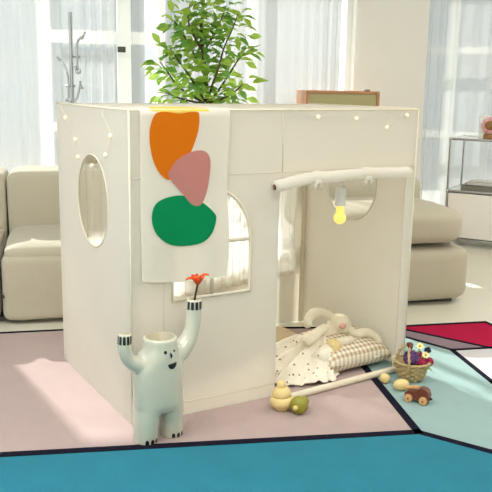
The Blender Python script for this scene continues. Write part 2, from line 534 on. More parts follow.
# ------------------------------------------------------------------ curtains
def curtain(label, P, off, t0, t1, z0, z1, m, wl=.085, amp=.03, seed=0, group='sheer curtains along the windows', flare=0.0):
    rnd = random.Random(seed)
    n = int((t1 - t0) / wl * 10); nz = 10
    ph = [rnd.uniform(0, 6.28) for _ in range(4)]
    bm = NB(); rows = []
    for j in range(nz + 1):
        z = z0 + (z1 - z0) * j / nz
        row = []
        for i in range(n + 1):
            s = i / n; t = t0 + (t1 - t0) * s
            q = 2 * PI * t / wl + 1.6 * math.sin(t * 5.1 + ph[0]) + .9 * math.sin(t * 11.7 + ph[1])
            a = amp * (.55 + .45 * math.sin(t * 7.3 + ph[2]))
            k = .7 + .3 * (1 - j / nz)
            d = a * k * math.sin(q); sh = a * .55 * k * math.sin(2 * q + .5)
            sh += flare * (1 - j / nz) * (s - .5)
            row.append(bm.verts.new(P(t + sh, off + d, z)))
        rows.append(row)
    for r, s in zip(rows, rows[1:]):
        for k in range(n): bm.faces.new((r[k], r[k + 1], s[k + 1], s[k]))
    o = obj('curtain', bm, m)
    return tag(o, label, 'curtain', group)
curtain('white sheer curtain with close pleats at the far left above the sofa', wpt, -.16, -1.2, tw(52, 4.8), .0, CEIL - .02, 'sheer', .075, .010, 1)
curtain('thin see-through sheer curtain behind the chrome coat stand', wpt, -.13, tw(38, 4.8), tw(117, 4.8), .0, CEIL - .02, 'sheer', .080, .026, 2)
curtain('sheer curtain panel hanging behind the leafy plant', wpt, -.12, tw(132, 4.85), tw(245, 4.9), .0, CEIL - .02, 'sheer', .075, .028, 3)
curtain('white pleated sheer curtain between the plant and the plain wall', wpt, -.16, tw(236, 4.9), tw(343, 5.05), .0, CEIL - .02, 'sheer_dense', .058, .018, 4)
curtain('sheer curtain panel edging the plain wall behind the sofa end', qpt, -.16, -.42, .12, .0, CEIL - .02, 'sheer_dense', .10, .03, 5)
curtain('sheer curtain with wide folds behind the white shelf unit', qpt, -.13, .06, 1.3, .0, CEIL - .02, 'sheer', .12, .035, 6)

# ------------------------------------------------------------------ rug
RUG = [
    ('rug_teal', [(-2.4, 1.855), (.561, 2.333), (1.8, 1.50), (1.8, .6), (-2.4, .6)]),
    ('rug_pink', [(-2.4, 1.855), (.561, 2.333), (.40, 3.42), (-.7, 3.34), (-2.4, 2.965)]),
    ('rug_aqua', [(.561, 2.333), (1.06, 1.999), (.934, 2.779), (.875, 3.138), (.60, 3.41), (.40, 3.42)]),
    ('rug_white', [(1.06, 1.999), (1.8, 1.50), (1.8, 3.30), (1.046, 3.175), (.875, 3.138), (.934, 2.779)]),
    ('rug_purple', [(.875, 3.138), (1.046, 3.175), (.60, 3.50), (.60, 3.41)]),
    ('rug_red', [(1.046, 3.175), (1.8, 3.30), (1.8, 3.45), (1.154, 3.503), (1.135, 3.549), (.60, 3.432), (.60, 3.50)]),
]
RUG[4] = ('rug_purple', [(.60, 3.41), (.875, 3.138), (1.046, 3.175), (.738, 3.403), (.60, 3.432)])
RUG[5] = ('rug_red', [(1.046, 3.175), (1.8, 3.30), (1.8, 3.45), (1.154, 3.503), (1.135, 3.549), (.60, 3.432), (.738, 3.403)])
bm = NB()
names = [r[0] for r in RUG] + ['rug_line']
for mi, (nm, poly) in enumerate(RUG):
    n0 = len(bm.faces)
    vs = [bm.verts.new((x, y, 0)) for x, y in poly]
    vb = [bm.verts.new((x, y, -.006)) for x, y in poly]
    bm.faces.new(vs); bm.faces.new(vb[::-1])
    for k in range(len(vs)): bm.faces.new((vs[k], vs[(k + 1) % len(vs)], vb[(k + 1) % len(vs)], vb[k]))
    setmat(bm, n0, mi)
def rline(p, q, w):
    n0 = len(bm.faces)
    p, q = Vector((*p, 0)), Vector((*q, 0)); d = (q - p).normalized(); s = Vector((-d.y, d.x, 0)) * w / 2; e = d * w * .4
    c = [p - s - e, q - s + e, q + s + e, p + s - e]
    v1 = [bm.verts.new(v + Vector((0, 0, .0018))) for v in c]; v0 = [bm.verts.new(v + Vector((0, 0, -.006))) for v in c]
    bm.faces.new(v1); bm.faces.new(v0[::-1])
    for k in range(4): bm.faces.new((v1[k], v1[(k + 1) % 4], v0[(k + 1) % 4], v0[k]))
    setmat(bm, n0, 6)
for p, q, w in [((-2.4, 1.855), (.561, 2.333), .03), ((.561, 2.333), (.40, 3.42), .028), ((.561, 2.333), (1.06, 1.999), .026), ((1.06, 1.999), (1.8, 1.5), .026),
                ((.60, 3.41), (.875, 3.138), .018), ((.875, 3.138), (.934, 2.779), .022), ((.934, 2.779), (1.06, 1.999), .022),
                ((.875, 3.138), (1.046, 3.175), .02), ((1.046, 3.175), (1.8, 3.30), .02), ((.738, 3.403), (1.046, 3.175), .018), ((.60, 3.432), (.738, 3.403), .018),
                ((.60, 3.432), (1.135, 3.549), .02), ((1.135, 3.549), (1.154, 3.503), .02), ((1.154, 3.503), (1.8, 3.45), .02),
                ((-2.4, 2.965), (-.7, 3.34), .02), ((-.7, 3.34), (.40, 3.42), .02), ((.40, 3.42), (.60, 3.432), .02)]:
    rline(p, q, w)
tag(obj('rug', bm, names, None, False), 'large patchwork rug of teal, mauve, aqua and crimson shapes with dark lines', 'rug')

# ------------------------------------------------------------------ play tent
tent = thing('play_tent', 'cream fabric house-shaped play tent with arched window and rolled-up door', 'play tent', (TX, TY, 0), YAW)
TH = .004
H = 1.0
WIN = (.140, .425, .40, .575, .175)   # x0 x1 z0 spring rise
DOOR = (.537, 1.092, .775)
def arch(x0, x1, z0, zs, rise, n=28):
    cx, hw = (x0 + x1) / 2, (x1 - x0) / 2
    return [(x0, z0), (x1, z0)] + [(cx + hw * math.cos(PI * k / n), zs + rise * math.sin(PI * k / n)) for k in range(n + 1)]
# walls
front = [(0, 0), (DOOR[0], 0), (DOOR[0], DOOR[2]), (DOOR[1], DOOR[2]), (DOOR[1], .0), (TW, .0), (TW, H), (0, H)]
def grid_plate(outlines, thick, mtx): return plate_bm(outlines, thick, mtx)
obj('front_wall', grid_plate([front, arch(*WIN)], TH, XZ(0)), 'tent', tent, False)
CIR = ell(.35, .685, .155, .157)
obj('side_wall', plate_bm([[(0, 0), (TD, 0), (TD, H), (0, H)], ell(.33, .685, .151, .157)], TH, YZ(0)), 'tent', tent, False)
obj('side_wall', plate_bm([[(0, 0), (TD, 0), (TD, H), (0, H)], ell(.38, .69, .167, .158)], TH, YZ(TW)), 'tent', tent, False)
BW = [(.075, .18), (1.09, .245), (1.09, .775), (.075, .775)]
obj('back_wall', plate_bm([[(0, 0), (TW, 0), (TW, H), (0, H)], BW], TH, XZ(TD)), 'tent', tent, False)
# roof: a slightly sagging sheet
bm = NB(); nx, ny = 30, 18; rows = []
for j in range(ny + 1):
    row = []
    for i in range(nx + 1):
        x, y = TW * i / nx, TD * j / ny
        s = math.sin(PI * i / nx) * math.sin(PI * j / ny)
        row.append(bm.verts.new((x, y, H - .012 * s + .004 * noise.noise(Vector((x * 9, y * 9, 3))) * s)))
    rows.append(row)
for r, s in zip(rows, rows[1:]):
    for k in range(nx): bm.faces.new((r[k], r[k + 1], s[k + 1], s[k]))
g = bmesh.ops.extrude_face_region(bm, geom=bm.faces[:])
for v in [v for v in g['geom'] if isinstance(v, bmesh.types.BMVert)]: v.co.z -= TH
obj('roof', bm, 'tent', tent)
# piping / seams
def pipe(pts, r=.0035, name='piping', m='tent_trim', closed=False):
    bm = NB(); tube(bm, pts, r, 8, closed=closed); return obj(name, bm, m, tent)
AR = arch(*WIN)
pipe([(x, -.003, z) for x, z in AR], .006, closed=True, name='window_binding')
zb = .578
pipe([(WIN[0], -.002, zb), (WIN[1], -.002, zb)], .006, name='window_bar')
pipe([((WIN[0] + WIN[1]) / 2, -.001, WIN[2]), ((WIN[0] + WIN[1]) / 2, -.001, WIN[3] + WIN[4])], .006, name='window_bar')
pipe([(-.002, a, b) for a, b in ell(.33, .685, .151, .157)], .003, closed=True, name='hole_binding')
pipe([(TW - .002, a, b) for a, b in ell(.38, .69, .167, .158)], .003, closed=True, name='hole_binding')
pipe([(x, TD - .003, z) for x, z in BW], .006, closed=True, name='window_binding')
pipe([(0.003, -.002, .795), (TW - .003, -.002, .795)], .0018, name='seam', m='tent')
pipe([(.545, -.002, .795), (.545, -.002, H - .004)], .0018, name='seam', m='tent')
pipe([(.11, -.002, .03), (.11, -.002, H - .004)], .0012, name='seam', m='tent')
pipe([(0, -.002, .045), (DOOR[0], -.002, .045)], .0014, name='seam')
for x in (0, TW): pipe([(x, 0, .002), (x, 0, H)], .0035, name='seam')
pipe([(0, 0, H), (TW, 0, H)], .004, name='seam'); pipe([(0, 0, H), (0, TD, H)], .004, name='seam'); pipe([(TW, 0, H), (TW, TD, H)], .004, name='seam')
# door jamb return and right hem
bm = NB(); box(bm, (DOOR[0] - .002, .035, DOOR[2] / 2), (.005, .07, DOOR[2] - .004)); obj('door_jamb', bm, 'tent', tent, False)
# poles
def pole(p, q, r=.011):
    bm = NB(); tube(bm, [p, q], r, 14); return obj('pole', bm, 'tent_trim', tent, 'auto')
for x in (.016, TW - .016):
    for y in (.016, TD - .016): pole((x, y, .002), (x, y, H - .02))
for y in (.016, TD - .016): pole((.016, y, H - .028), (TW - .016, y, H - .028))
for x in (.016, TW - .016): pole((x, .016, H - .028), (x, TD - .016, H - .028))
b0 = TINV @ ground(281, 399.3, .012); b1 = TINV @ ground(397, 368.5, .012)
dd = (b1 - b0).normalized()
bm = NB(); tube(bm, [b0 - dd * .02, b1], .0125, 16); obj('floor_bar', bm, 'tent_trim', tent, 'auto')
bm = NB(); tube(bm, [b1 - dd * .01, b1 + dd * .012], .016, 16); tube(bm, [b1 + Vector((0, 0, -.01)), b1 + Vector((0, .02, .05))], .014, 14); obj('corner_joint', bm, 'tent_trim', tent, 'auto')
# rolled-up door
roll = [tin(*a) for a in ((275.5, 187, -.035), (290, 183, -.033), (306, 179, -.03), (322, 177.5, -.03), (345, 175.5, -.028), (370, 173.5, -.028), (409, 172, -.026))]
roll = catmull([tuple(p) for p in roll], 6, False)
bm = NB()
def roll_r(i): return .0205 + .0016 * noise.noise(Vector((i * .7, 1, 2)))
tube(bm, roll, [roll_r(i) for i in range(len(roll))], 18)
# left end cap; a dark disc paints the shade of the roll's hollow
dv = (roll[1] - roll[0]).normalized()
tube(bm, [roll[0] - dv * .001, roll[0] - dv * .0035], [.0195, .0185], 18)
obj('rolled_door', bm, 'tent', tent)
bm = NB(); tube(bm, [roll[0] - dv * .0036, roll[0] - dv * .0040], [.010, .010], 16); obj('hollow_shade', bm, 'walnut', tent)
for px, py in ((315, 178), (365, 174)):
    c = tin(px, py, -.029); bm = NB()
    ds = Vector((1, 0, .05)).normalized()
    ring = [c + Vector((0, .024 * math.cos(q), .0245 * math.sin(q))) for q in (2 * PI * k / 24 for k in range(24))]
    vsA = [bm.verts.new(p - ds * .014) for p in ring]; vsB = [bm.verts.new(p + ds * .014) for p in ring]
    for k in range(24): bm.faces.new((vsA[k], vsA[(k + 1) % 24], vsB[(k + 1) % 24], vsB[k]))
    # hanging tie ends
    for dx in (-.010, .010):
        box(bm, c + Vector((dx, -.022, -.026)), (.013, .003, .022), 0)
    box(bm, c + Vector((0, -.025, -.012)), (.022, .007, .014), 0, .002)
    obj('tie_strap', bm, 'tent', tent)
# sheer in the back window, gathered
def tent_sheer(x0, x1, y):
    bm = NB(); n = 260; nz = 8; rows = []
    for j in range(nz + 1):
        row = []
        for i in range(n + 1):
            s = i / n; x = x0 + (x1 - x0) * s
            zlo = .18 + .065 * s - .012; zhi = .785
            z = zlo + (zhi - zlo) * j / nz
            q = 2 * PI * x / .062 + 1.4 * math.sin(x * 9)
            row.append(bm.verts.new((x + .008 * math.sin(2 * q), y + .010 * math.sin(q), z)))
        rows.append(row)
    for r, s in zip(rows, rows[1:]):
        for k in range(n): bm.faces.new((r[k], r[k + 1], s[k + 1], s[k]))
    return bm
obj('sheer_panel', tent_sheer(.06, 1.095, TD - .018), 'sheer_tent', tent)

# ------------------------------------------------------------------ printed banner draped over the tent
ban = NB(); BX0, BX1 = .030, .333
def ban_y(x, z): return -.010 - .004 * (1 + noise.noise(Vector((x * 7, z * 5, 1)))) - .004 * max(0, (.6 - z))
zba, zbm, zbb = tin(140, 282, -.015).z, tin(175, 283, -.015).z, tin(222, 276.5, -.015).z
def ban_bot(s): return zba * (1 - s) + zbb * s + (zbm - .57 * zba - .43 * zbb) * math.sin(PI * s)
nx, nz = 48, 44; rows = []
for j in range(nz + 1):
    row = []
    for i in range(nx + 1):
        s = i / nx; x = BX0 + (BX1 - BX0) * s
        if j < 8:   # over the roof
            k = 1 - j / 8; row.append(ban.verts.new((x, .10 * k - .012 * (1 - k), H + .008 - .004 * (1 - k) ** 2)))
        else:
            q = (j - 8) / (nz - 8); z0 = H - .004; zb_ = ban_bot(s); z = z0 + (zb_ - z0) * q
            row.append(ban.verts.new((x + .004 * math.sin(z * 14) * (1 if s > .9 else .2), ban_y(x, z), z)))
    rows.append(row)
for r, s in zip(rows, rows[1:]):
    for k in range(nx):
        f = ban.faces.new((r[k], r[k + 1], s[k + 1], s[k]))
        fx, fy = (r[k].co.x + r[k + 1].co.x) / 2, (r[k].co.y + s[k].co.y) / 2
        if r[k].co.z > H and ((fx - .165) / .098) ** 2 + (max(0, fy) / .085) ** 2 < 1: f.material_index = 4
def zoompt(q): return (50 + q[0] / 2.589, 90 + q[1] / 2.589)
BL = [
    ('o', [(286, 42), (268, 70), (258, 110), (262, 160), (275, 200), (292, 224), (310, 232), (332, 215), (362, 165), (382, 110), (386, 70), (378, 46), (330, 38)], .0008),
    ('g', [(275, 295), (300, 280), (335, 273), (370, 278), (400, 295), (425, 318), (430, 335), (420, 370), (395, 395), (350, 404), (310, 400), (280, 378), (266, 350), (265, 320)], .0008),
    ('p', [(315, 200), (330, 180), (360, 162), (392, 156), (410, 168), (415, 195), (408, 250), (395, 290), (380, 300), (362, 292), (340, 265), (318, 240), (306, 220)], .0016),
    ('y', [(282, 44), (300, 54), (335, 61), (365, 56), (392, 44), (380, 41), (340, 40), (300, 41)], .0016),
]
def fill_shape(bm, loop, yfun, mi):
    """fill a 2D outline (x,z) with a fine grid-cut patch following the cloth"""
    me = plate([loop], 0.0)
    b2 = bmesh.new(); b2.from_mesh(me); bpy.data.meshes.remove(me)
    bmesh.ops.remove_doubles(b2, verts=b2.verts[:], dist=1e-6)
    for ax, lo, hi in ((0, BX0, BX1), (1, .42, 1.0)):
        k = lo
        while k < hi:
            no = Vector((1, 0, 0)) if ax == 0 else Vector((0, 1, 0))
            bmesh.ops.bisect_plane(b2, geom=b2.verts[:] + b2.edges[:] + b2.faces[:], plane_co=no * k, plane_no=no)
            k += .0095 if ax == 0 else .0145
    n0 = len(bm.faces); mp = {}
    for v in b2.verts:
        x, z = v.co.x, v.co.y
        mp[v] = bm.verts.new((x, yfun(x, z), z))
    for f in b2.faces:
        try: bm.faces.new([mp[v] for v in f.verts])
        except ValueError: pass
    b2.free(); setmat(bm, n0, mi)
for mi, (kk, pts, off) in enumerate(BL, 1):
    loop = []
    for q in pts:
        p = tin(*zoompt(q), -.016); loop.append((p.x, min(p.z, H - .0045), 0))
    loop = [(v.x, min(v.y, H - .004)) for v in catmull(loop, 8)]
    fill_shape(ban, loop, lambda x, z, o=off: ban_y(x, z) - .0012 - o, mi)
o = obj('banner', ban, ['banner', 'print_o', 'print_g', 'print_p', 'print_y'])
place(o, (TX, TY, 0), YAW)
tag(o, 'cream cloth hanging over the tent front printed with orange, pink and green pebble shapes', 'wall hanging')

# ------------------------------------------------------------------ string lights on the tent
sl = thing('string_lights', 'thin wire string of warm light beads draped on the tent top', 'string lights', (TX, TY, 0), YAW)
fr_b = [tin(a, b, -.006) for a, b in ((318.5, 117), (356.5, 118.5), (387, 127.5), (407, 115.5))]
lf_b = [tinx(a, b, -.006) for a, b in ((65.5, 117.5), (75.5, 139.5), (78, 157), (92, 165.5), (110.5, 136), (105.5, 155))]
def wire(pts, r=.0006):
    bm = NB(); tube(bm, catmull([tuple(p) for p in pts], 6, False), r, 6); obj('wire', bm, 'wire', sl)
e = Vector((0, -.006, 0))
wire([(.45, .05, H + .004), (.56, -.004, H + .004), fr_b[0], (.73, -.006, H - .01), (.80, .02, H + .006), (.85, -.006, H - .01), fr_b[1], (.92, -.006, H - .01), (.95, .01, H + .006), (1.0, -.006, H - .015), fr_b[2], (1.06, -.006, H - .02), fr_b[3], (1.12, .01, H + .006), (1.05, .2, H + .006)])
wire([(.03, .66, H + .004), (-.006, .64, H), lf_b[0], lf_b[1], lf_b[2], lf_b[3], lf_b[5], lf_b[4], (-.006, .2, H - .01), (.05, .15, H + .004), (.3, .14, H + .014)])
for p in fr_b + lf_b:
    bm = NB(); bmesh.ops.create_uvsphere(bm, u_segments=14, v_segments=10, radius=.0075, matrix=Matrix.Translation(p)); obj('bead', bm, 'led', sl)

# ------------------------------------------------------------------ pendant bulb in the doorway
pb = tin(340, 213, .10)
lampt = thing('pendant_lamp', 'small white pendant lamp with glowing yellow bulb inside the tent doorway', 'pendant lamp', TENT @ Vector((pb.x, pb.y, 0)), YAW)
zt = tin(339, 186, .10).z; zs = tin(340, 205.5, .10).z; zb2 = tin(340, 224, .10).z
bm = NB(); lathe(bm, [(.004, zt + .02), (.006, zt + .012), (.007, zt), (.0185, zt - .004), (.020, zt - .012), (.020, zs)], 20); obj('socket', bm, 'socket', lampt, 'auto')
RB = .0235; zc = zb2 + RB
bp = [(.0135, zs), (.0140, zs - .006)] + [(RB * math.cos(q), zc + RB * math.sin(q)) for q in (math.radians(48 - 138 * k / 14) for k in range(14))] + [(.002, zb2)]
bm = NB(); lathe(bm, bp, 24); obj('bulb', bm, 'bulb_glass', lampt)
bm = NB(); tube(bm, [(0, 0, zt + .015), (0, 0, H - .012)], .002, 8); obj('cord', bm, 'socket', lampt)

# ------------------------------------------------------------------ inside the tent: pillow, rabbit, blanket
def TL(p): return TENT @ Vector(p)
bm = NB()
PH = (.160, .130, .053)
n = 30; top = []; bot = []
def pil(u, v, s):
    r = max(abs(u), abs(v)); k = (1 - u ** 4) * (1 - v ** 4)
    x = PH[0] * u * (1 - .10 * (1 - abs(u)) * 0 - .07 * (1 - v * v) * 0 - .06 * (1 - abs(v)) ** 2 * 0) * (1 - .05 * (1 - v * v)) 
    y = PH[1] * v * (1 - .05 * (1 - u * u))
    z = s * PH[2] * (max(0, k) ** .45) + .004 * noise.noise(Vector((u * 2.2, v * 2.2, s)))
    return (x, y, z)
vt = [[bm.verts.new(pil(-1 + 2 * i / n, -1 + 2 * j / n, 1)) for i in range(n + 1)] for j in range(n + 1)]
vb = [[bm.verts.new(pil(-1 + 2 * i / n, -1 + 2 * j / n, -.9)) for i in range(n + 1)] for j in range(n + 1)]
for j in range(n):
    for i in range(n):
        bm.faces.new((vt[j][i], vt[j][i + 1], vt[j + 1][i + 1], vt[j + 1][i])); bm.faces.new((vb[j][i], vb[j + 1][i], vb[j + 1][i + 1], vb[j][i + 1]))
bmesh.ops.remove_doubles(bm, verts=bm.verts[:], dist=.0035)
pillow = obj('pillow', bm, 'gingham')
tag(pillow, 'beige and white gingham pillow in the tent doorway under the plush rabbit', 'pillow')
PC = Vector((.952, .160, .064))
pillow.matrix_world = Matrix.Translation(TL(PC)) @ Matrix.Rotation(YAW + .05, 4, 'Z') @ Matrix.Rotation(math.radians(10), 4, 'X')
bm = NB(); box(bm, (.075, -.118, .006), (.028, .018, .003), .1, .001); obj('label_tab', bm, 'label', pillow)

bm = NB(); sq(bm, (0, 0, .012), (.17, .13, .013), .5, .4, noise_amp=.006, nscale=14)
o = obj('folded_blanket', bm, 'blanket'); place(o, TL((.80, .52, 0)), YAW); tag(o, 'flat beige blanket on the tent floor behind the rabbit', 'blanket')

# rabbit: one continuous body; dress is a child
rab = thing('plush_rabbit', 'cream plush rabbit in a sprigged dress lying on the gingham pillow', 'stuffed toy', TL((0, 0, 0)), YAW)
L = lambda px, py, ly: tin(px, py, ly)
bm = NB()
head = L(339, 325, .20)
sq(bm, head, (.050, .048, .046), 1, 1)
sq(bm, L(343, 328, .165), (.026, .024, .022), 1, 1)                    # muzzle
neck = L(327, 334, .20)
tube(bm, [head, neck, L(318, 345, .20)], [.030, .032, .04], 16)
tube(bm, [L(320, 340, .20), L(303, 348, .2), L(293, 352, .22)], [.045, .05, .04], 16)   # trunk under the dress
# ears
tube(bm, catmull([tuple(v) for v in (L(334, 318, .21), L(325, 313.5, .22), L(314, 313, .21), L(308, 320, .19), L(308, 327, .17))], 6, False), [.014 + .006 * math.sin(PI * i / 24) for i in range(25)], 14)
tube(bm, catmull([tuple(v) for v in (L(349, 330, .18), L(357, 334, .13), L(366, 332.5, .12), L(376, 337, .10), L(381, 344, .08))], 6, False), [.011 + .009 * math.sin(PI * min(1, .15 + i / 26)) for i in range(25)], 14)
# arms
tube(bm, [L(325, 327, .15), L(316, 334, .13), L(308, 341, .12), L(305, 344, .12)], [.018, .0215, .022, .016], 14)
tube(bm, [L(325, 347, .14), L(335, 344, .11), L(345, 341, .10), L(353, 339.5, .10)], [.018, .018, .019, .014], 14)
# feet peeking under the hem
me = remesh(bm, .005, 5)
body = obj('body', me, 'plush', rab)
bm = NB(); sq(bm, L(342.5, 326, .143), (.016, .009, .012), .9, .9, 16, 10); obj('nose', bm, 'nose', rab)
# dress: folded cloth mound with a frilled hem
def dress_bm():
    bm = NB(); n = 120; m = 26
    cx, cy = .735, .20
    apex = L(322, 338, .18)
    rows = []
    for j in range(m + 1):
        t = j / m
        row = []
        for i in range(n):
            a = 2 * PI * i / n
            rx, ry = .185, .205
            # hem outline on the floor, stretched towards the front left
            hx = cx + rx * math.cos(a) * (1 + .06 * math.sin(3 * a + 1)) ; hy = cy + ry * math.sin(a) * (1 + .05 * math.sin(4 * a))
            hx = min(hx, .86 + .02 * math.sin(a * 5)) if hy > .0 else hx
            fr = (t ** 3) * .008 * math.sin(26 * a + 2 * math.sin(3 * a))
            x = apex.x + (hx - apex.x) * t ; y = apex.y + (hy - apex.y) * t
            z = (1 - t ** 1.7) * (apex.z + .012) * (1 - .35 * t * (1 - t)) + .006
            fold = .028 * (t * (1 - t) * 2.2 + .18 * t) * math.sin(9 * a + 2.2 * math.sin(2 * a) + 3 * t)
            fold += .024 * noise.noise(Vector((x * 16, y * 16, 2)))* (1 - t * .4)
            z = max(.004 + .006 * (1 + math.sin(26 * a)) * t ** 6, z + fold * .8 + abs(fr) * .8)
            x += fr * math.cos(a); y += fr * math.sin(a)
            row.append(bm.verts.new((x, y, z)))
        rows.append(row)
    for r, s in zip(rows, rows[1:]):
        for k in range(n): bm.faces.new((r[k], r[(k + 1) % n], s[(k + 1) % n], s[k]))
    bmesh.ops.remove_doubles(bm, verts=bm.verts[:], dist=.0002)
    g = bmesh.ops.extrude_face_region(bm, geom=bm.faces[:])
    for v in [v for v in g['geom'] if isinstance(v, bmesh.types.BMVert)]: v.co.z -= .003
    return bm
obj('dress', dress_bm(), 'dress', rab)
bm = NB()
tube(bm, [L(318, 362, .075), L(325, 354, .09), L(332, 347, .10)], [.036, .032, .023], 18)
obj('sleeve', bm, 'dress', rab)
bm = NB(); ca, cb = L(329.5, 349.5, .093), L(336.5, 344, .098)
tube(bm, [ca, (ca + cb) / 2, cb], [.027, .031, .026], 18); obj('cuff', bm, 'cuff', rab)

# ------------------------------------------------------------------ figure vase
VY = 2.262
A = lambda px, py, y=VY: at(px, py, y)
vase = thing('figure_vase', 'white glazed vase shaped like a smiling figure with both arms raised', 'vase', (0, 0, 0))
bm = NB()
cx = A(158.5, 380).x
neck_c = A(160, 336)
zt = neck_c.z
VA = math.radians(38)
tube(bm, [(cx, VY, .096), (cx, VY, .118), (cx, VY, .15), (cx, VY, .19), (cx, VY, .215), (cx, VY, .24), (cx, VY, .262), (neck_c.x, VY, .285), (neck_c.x, VY, .305), (neck_c.x, VY, zt)],
     [.060, .0715, .0745, .0755, .0755, .073, .067, .0575, .0535, .0525], 40)
for v in bm.verts:      # the torso is wider than deep
    k = max(0, min(1, (.285 - v.co.z) / .05)); d = v.co.xy - Vector((cx, VY))
    e1, e2 = Vector((math.cos(VA), math.sin(VA))), Vector((-math.sin(VA), math.cos(VA)))
    d = e1 * d.dot(e1) * (1 + .12 * k) + e2 * d.dot(e2) * (1 - .22 * k)
    v.co.x, v.co.y = cx + d.x, VY + d.y
def A2(px, py):         # on the upright plane through both shoulders
    n_ = Vector((-math.sin(VA), math.cos(VA), 0)); d = ray(px, py)
    return CAM + d * ((Vector((cx, VY, 0)) - CAM).dot(n_) / d.dot(n_))
lf = ground(145.5, 440); rf = ground(171.5, 433)
def leg(f0, s_, r):
    n0 = len(bm.verts)
    tube(bm, [(f0.x + s_ * .010, f0.y + s_ * .006, .16), (f0.x + s_ * .005, f0.y + s_ * .004, .11), (f0.x + s_ * .001, f0.y, .06), (f0.x, f0.y, -.012)], [r + .006, r + .004, r + .001, r], 28)
    bm.verts.ensure_lookup_table()
    e2 = Vector((-math.sin(VA), math.cos(VA)))
    for v in bm.verts[n0:]:
        d = v.co.xy - f0.xy; k = d.dot(e2) * .34 * min(1, max(.25, v.co.z / .08))
        v.co.x += e2.x * k; v.co.y += e2.y * k
leg(lf, 1, .037); leg(rf, -1, .0355)
la = catmull([tuple(p) for p in (A2(152, 361), A2(139, 364), A2(129, 360), A2(124.8, 349), A2(125, 333))], 8, False)
tube(bm, la, [.038 - .0170 * min(1, i / 15) for i in range(len(la))], 22)
ra = catmull([tuple(p) for p in (A2(162, 361), A2(176, 354), A2(187, 341), A2(192.5, 325), A2(194.3, 298.5))], 8, False)
tube(bm, ra, [.040 - .0155 * min(1, i / 20) for i in range(len(ra))], 22)
cut = NB()
tube(cut, [(neck_c.x, VY, zt - .06), (neck_c.x, VY, zt + .03)], [.043, .043], 36)
lt, rtp = Vector(la[-1]), Vector(ra[-1])
tube(cut, [lt - Vector((0, 0, .03)), lt + Vector((0, 0, .02))], .0145, 20)
tube(cut, [rtp - Vector((0, 0, .05)), rtp + Vector((0, 0, .02))], .0175, 20)
me = remesh(bm, .0042, 12, cut, clampz=0.0)
bv = bmesh.new(); bv.from_mesh(me); bpy.data.meshes.remove(me)
for f in bv.faces:
    c_ = f.calc_center_median(); f.material_index = 0
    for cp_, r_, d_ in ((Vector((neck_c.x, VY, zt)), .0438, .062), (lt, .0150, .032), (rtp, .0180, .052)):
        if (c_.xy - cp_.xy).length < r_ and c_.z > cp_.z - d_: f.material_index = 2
bvh = BVHTree.FromBMesh(bv)
def decal(loop_px, mi=1, off=.0007):
    """painted mark: a small patch laid on the glazed surface"""
    pts = [Vector((x, y, 0)) for x, y in loop_px]
    c = sum(pts, Vector()) / len(pts); vs = []
    rings = [(1.0, None), (.5, None)]
    allr = []
    for s in (1.0, .66, .33):
        ring = []
        for p in pts:
            q = c + (p - c) * s
            h, nrm, _, _ = bvh.ray_cast(CAM, ray(q.x, q.y).normalized())
            if h is None: return
            ring.append(bv.verts.new(h + nrm * off))
        allr.append(ring)
    h, nrm, _, _ = bvh.ray_cast(CAM, ray(c.x, c.y).normalized()); cv = bv.verts.new(h + nrm * off)
    n0 = len(bv.faces); n = len(pts)
    for r, s in zip(allr, allr[1:]):
        for k in range(n): bv.faces.new((r[k], r[(k + 1) % n], s[(k + 1) % n], s[k]))
    for k in range(n): bv.faces.new((allr[-1][k], allr[-1][(k + 1) % n], cv))
    setmat(bv, n0, mi)
def zp(q): return (120 + q[0] / 6.15, 325 + q[1] / 6.15)
decal([zp((279 + 10 * math.cos(a), 170 + 11 * math.sin(a))) for a in (2 * PI * k / 14 for k in range(14))])
decal([zp((332 + 6 * math.cos(a), 158 + 7 * math.sin(a))) for a in (2 * PI * k / 14 for k in range(14))])
decal([zp(q) for q in ((309, 168), (316, 176), (323, 187), (320, 198), (314, 207), (309, 192), (306, 180))])
decal([zp(q) for q in ((294, 246), (310, 240), (330, 233), (347, 225), (347, 240), (340, 258), (328, 270), (314, 273), (302, 265))])
def stripes(cpt, r, n, a0, a1, z0, z1):
    n0 = len(bv.faces)
    for k in range(n):
        a = a0 + (a1 - a0) * k / (n - 1)
        w = .19
        cols = []
        for da in (-w, -w / 2, 0, w / 2, w):
            d = Vector((math.cos(a + da), math.sin(a + da), 0)); col_ = []
            for i in range(7):
                z = z0 + (z1 - z0) * i / 6; c_ = Vector((cpt.x, cpt.y, z))
                h, nrm, _, _ = bvh.ray_cast(c_ + d * .034, -d, .08)
                rr = (h - c_).length if h is not None else r
                if rr > r * 1.4 or rr < r * .6: rr = col_[-1][0] if col_ else r * .9
                col_.append((rr, c_ + d * (rr + .0009)))
            cols.append([bv.verts.new(p) for _, p in col_])
        for c0_, c1_ in zip(cols, cols[1:]):
            for i in range(6): bv.faces.new((c0_[i], c1_[i], c1_[i + 1], c0_[i + 1]))
    setmat(bv, n0, 1)
stripes(lt, .02, 5, math.radians(-150), math.radians(-25), lt.z - .031, lt.z - .006)
stripes(rtp, .023, 5, math.radians(-130), math.radians(-5), rtp.z - .031, rtp.z - .006)
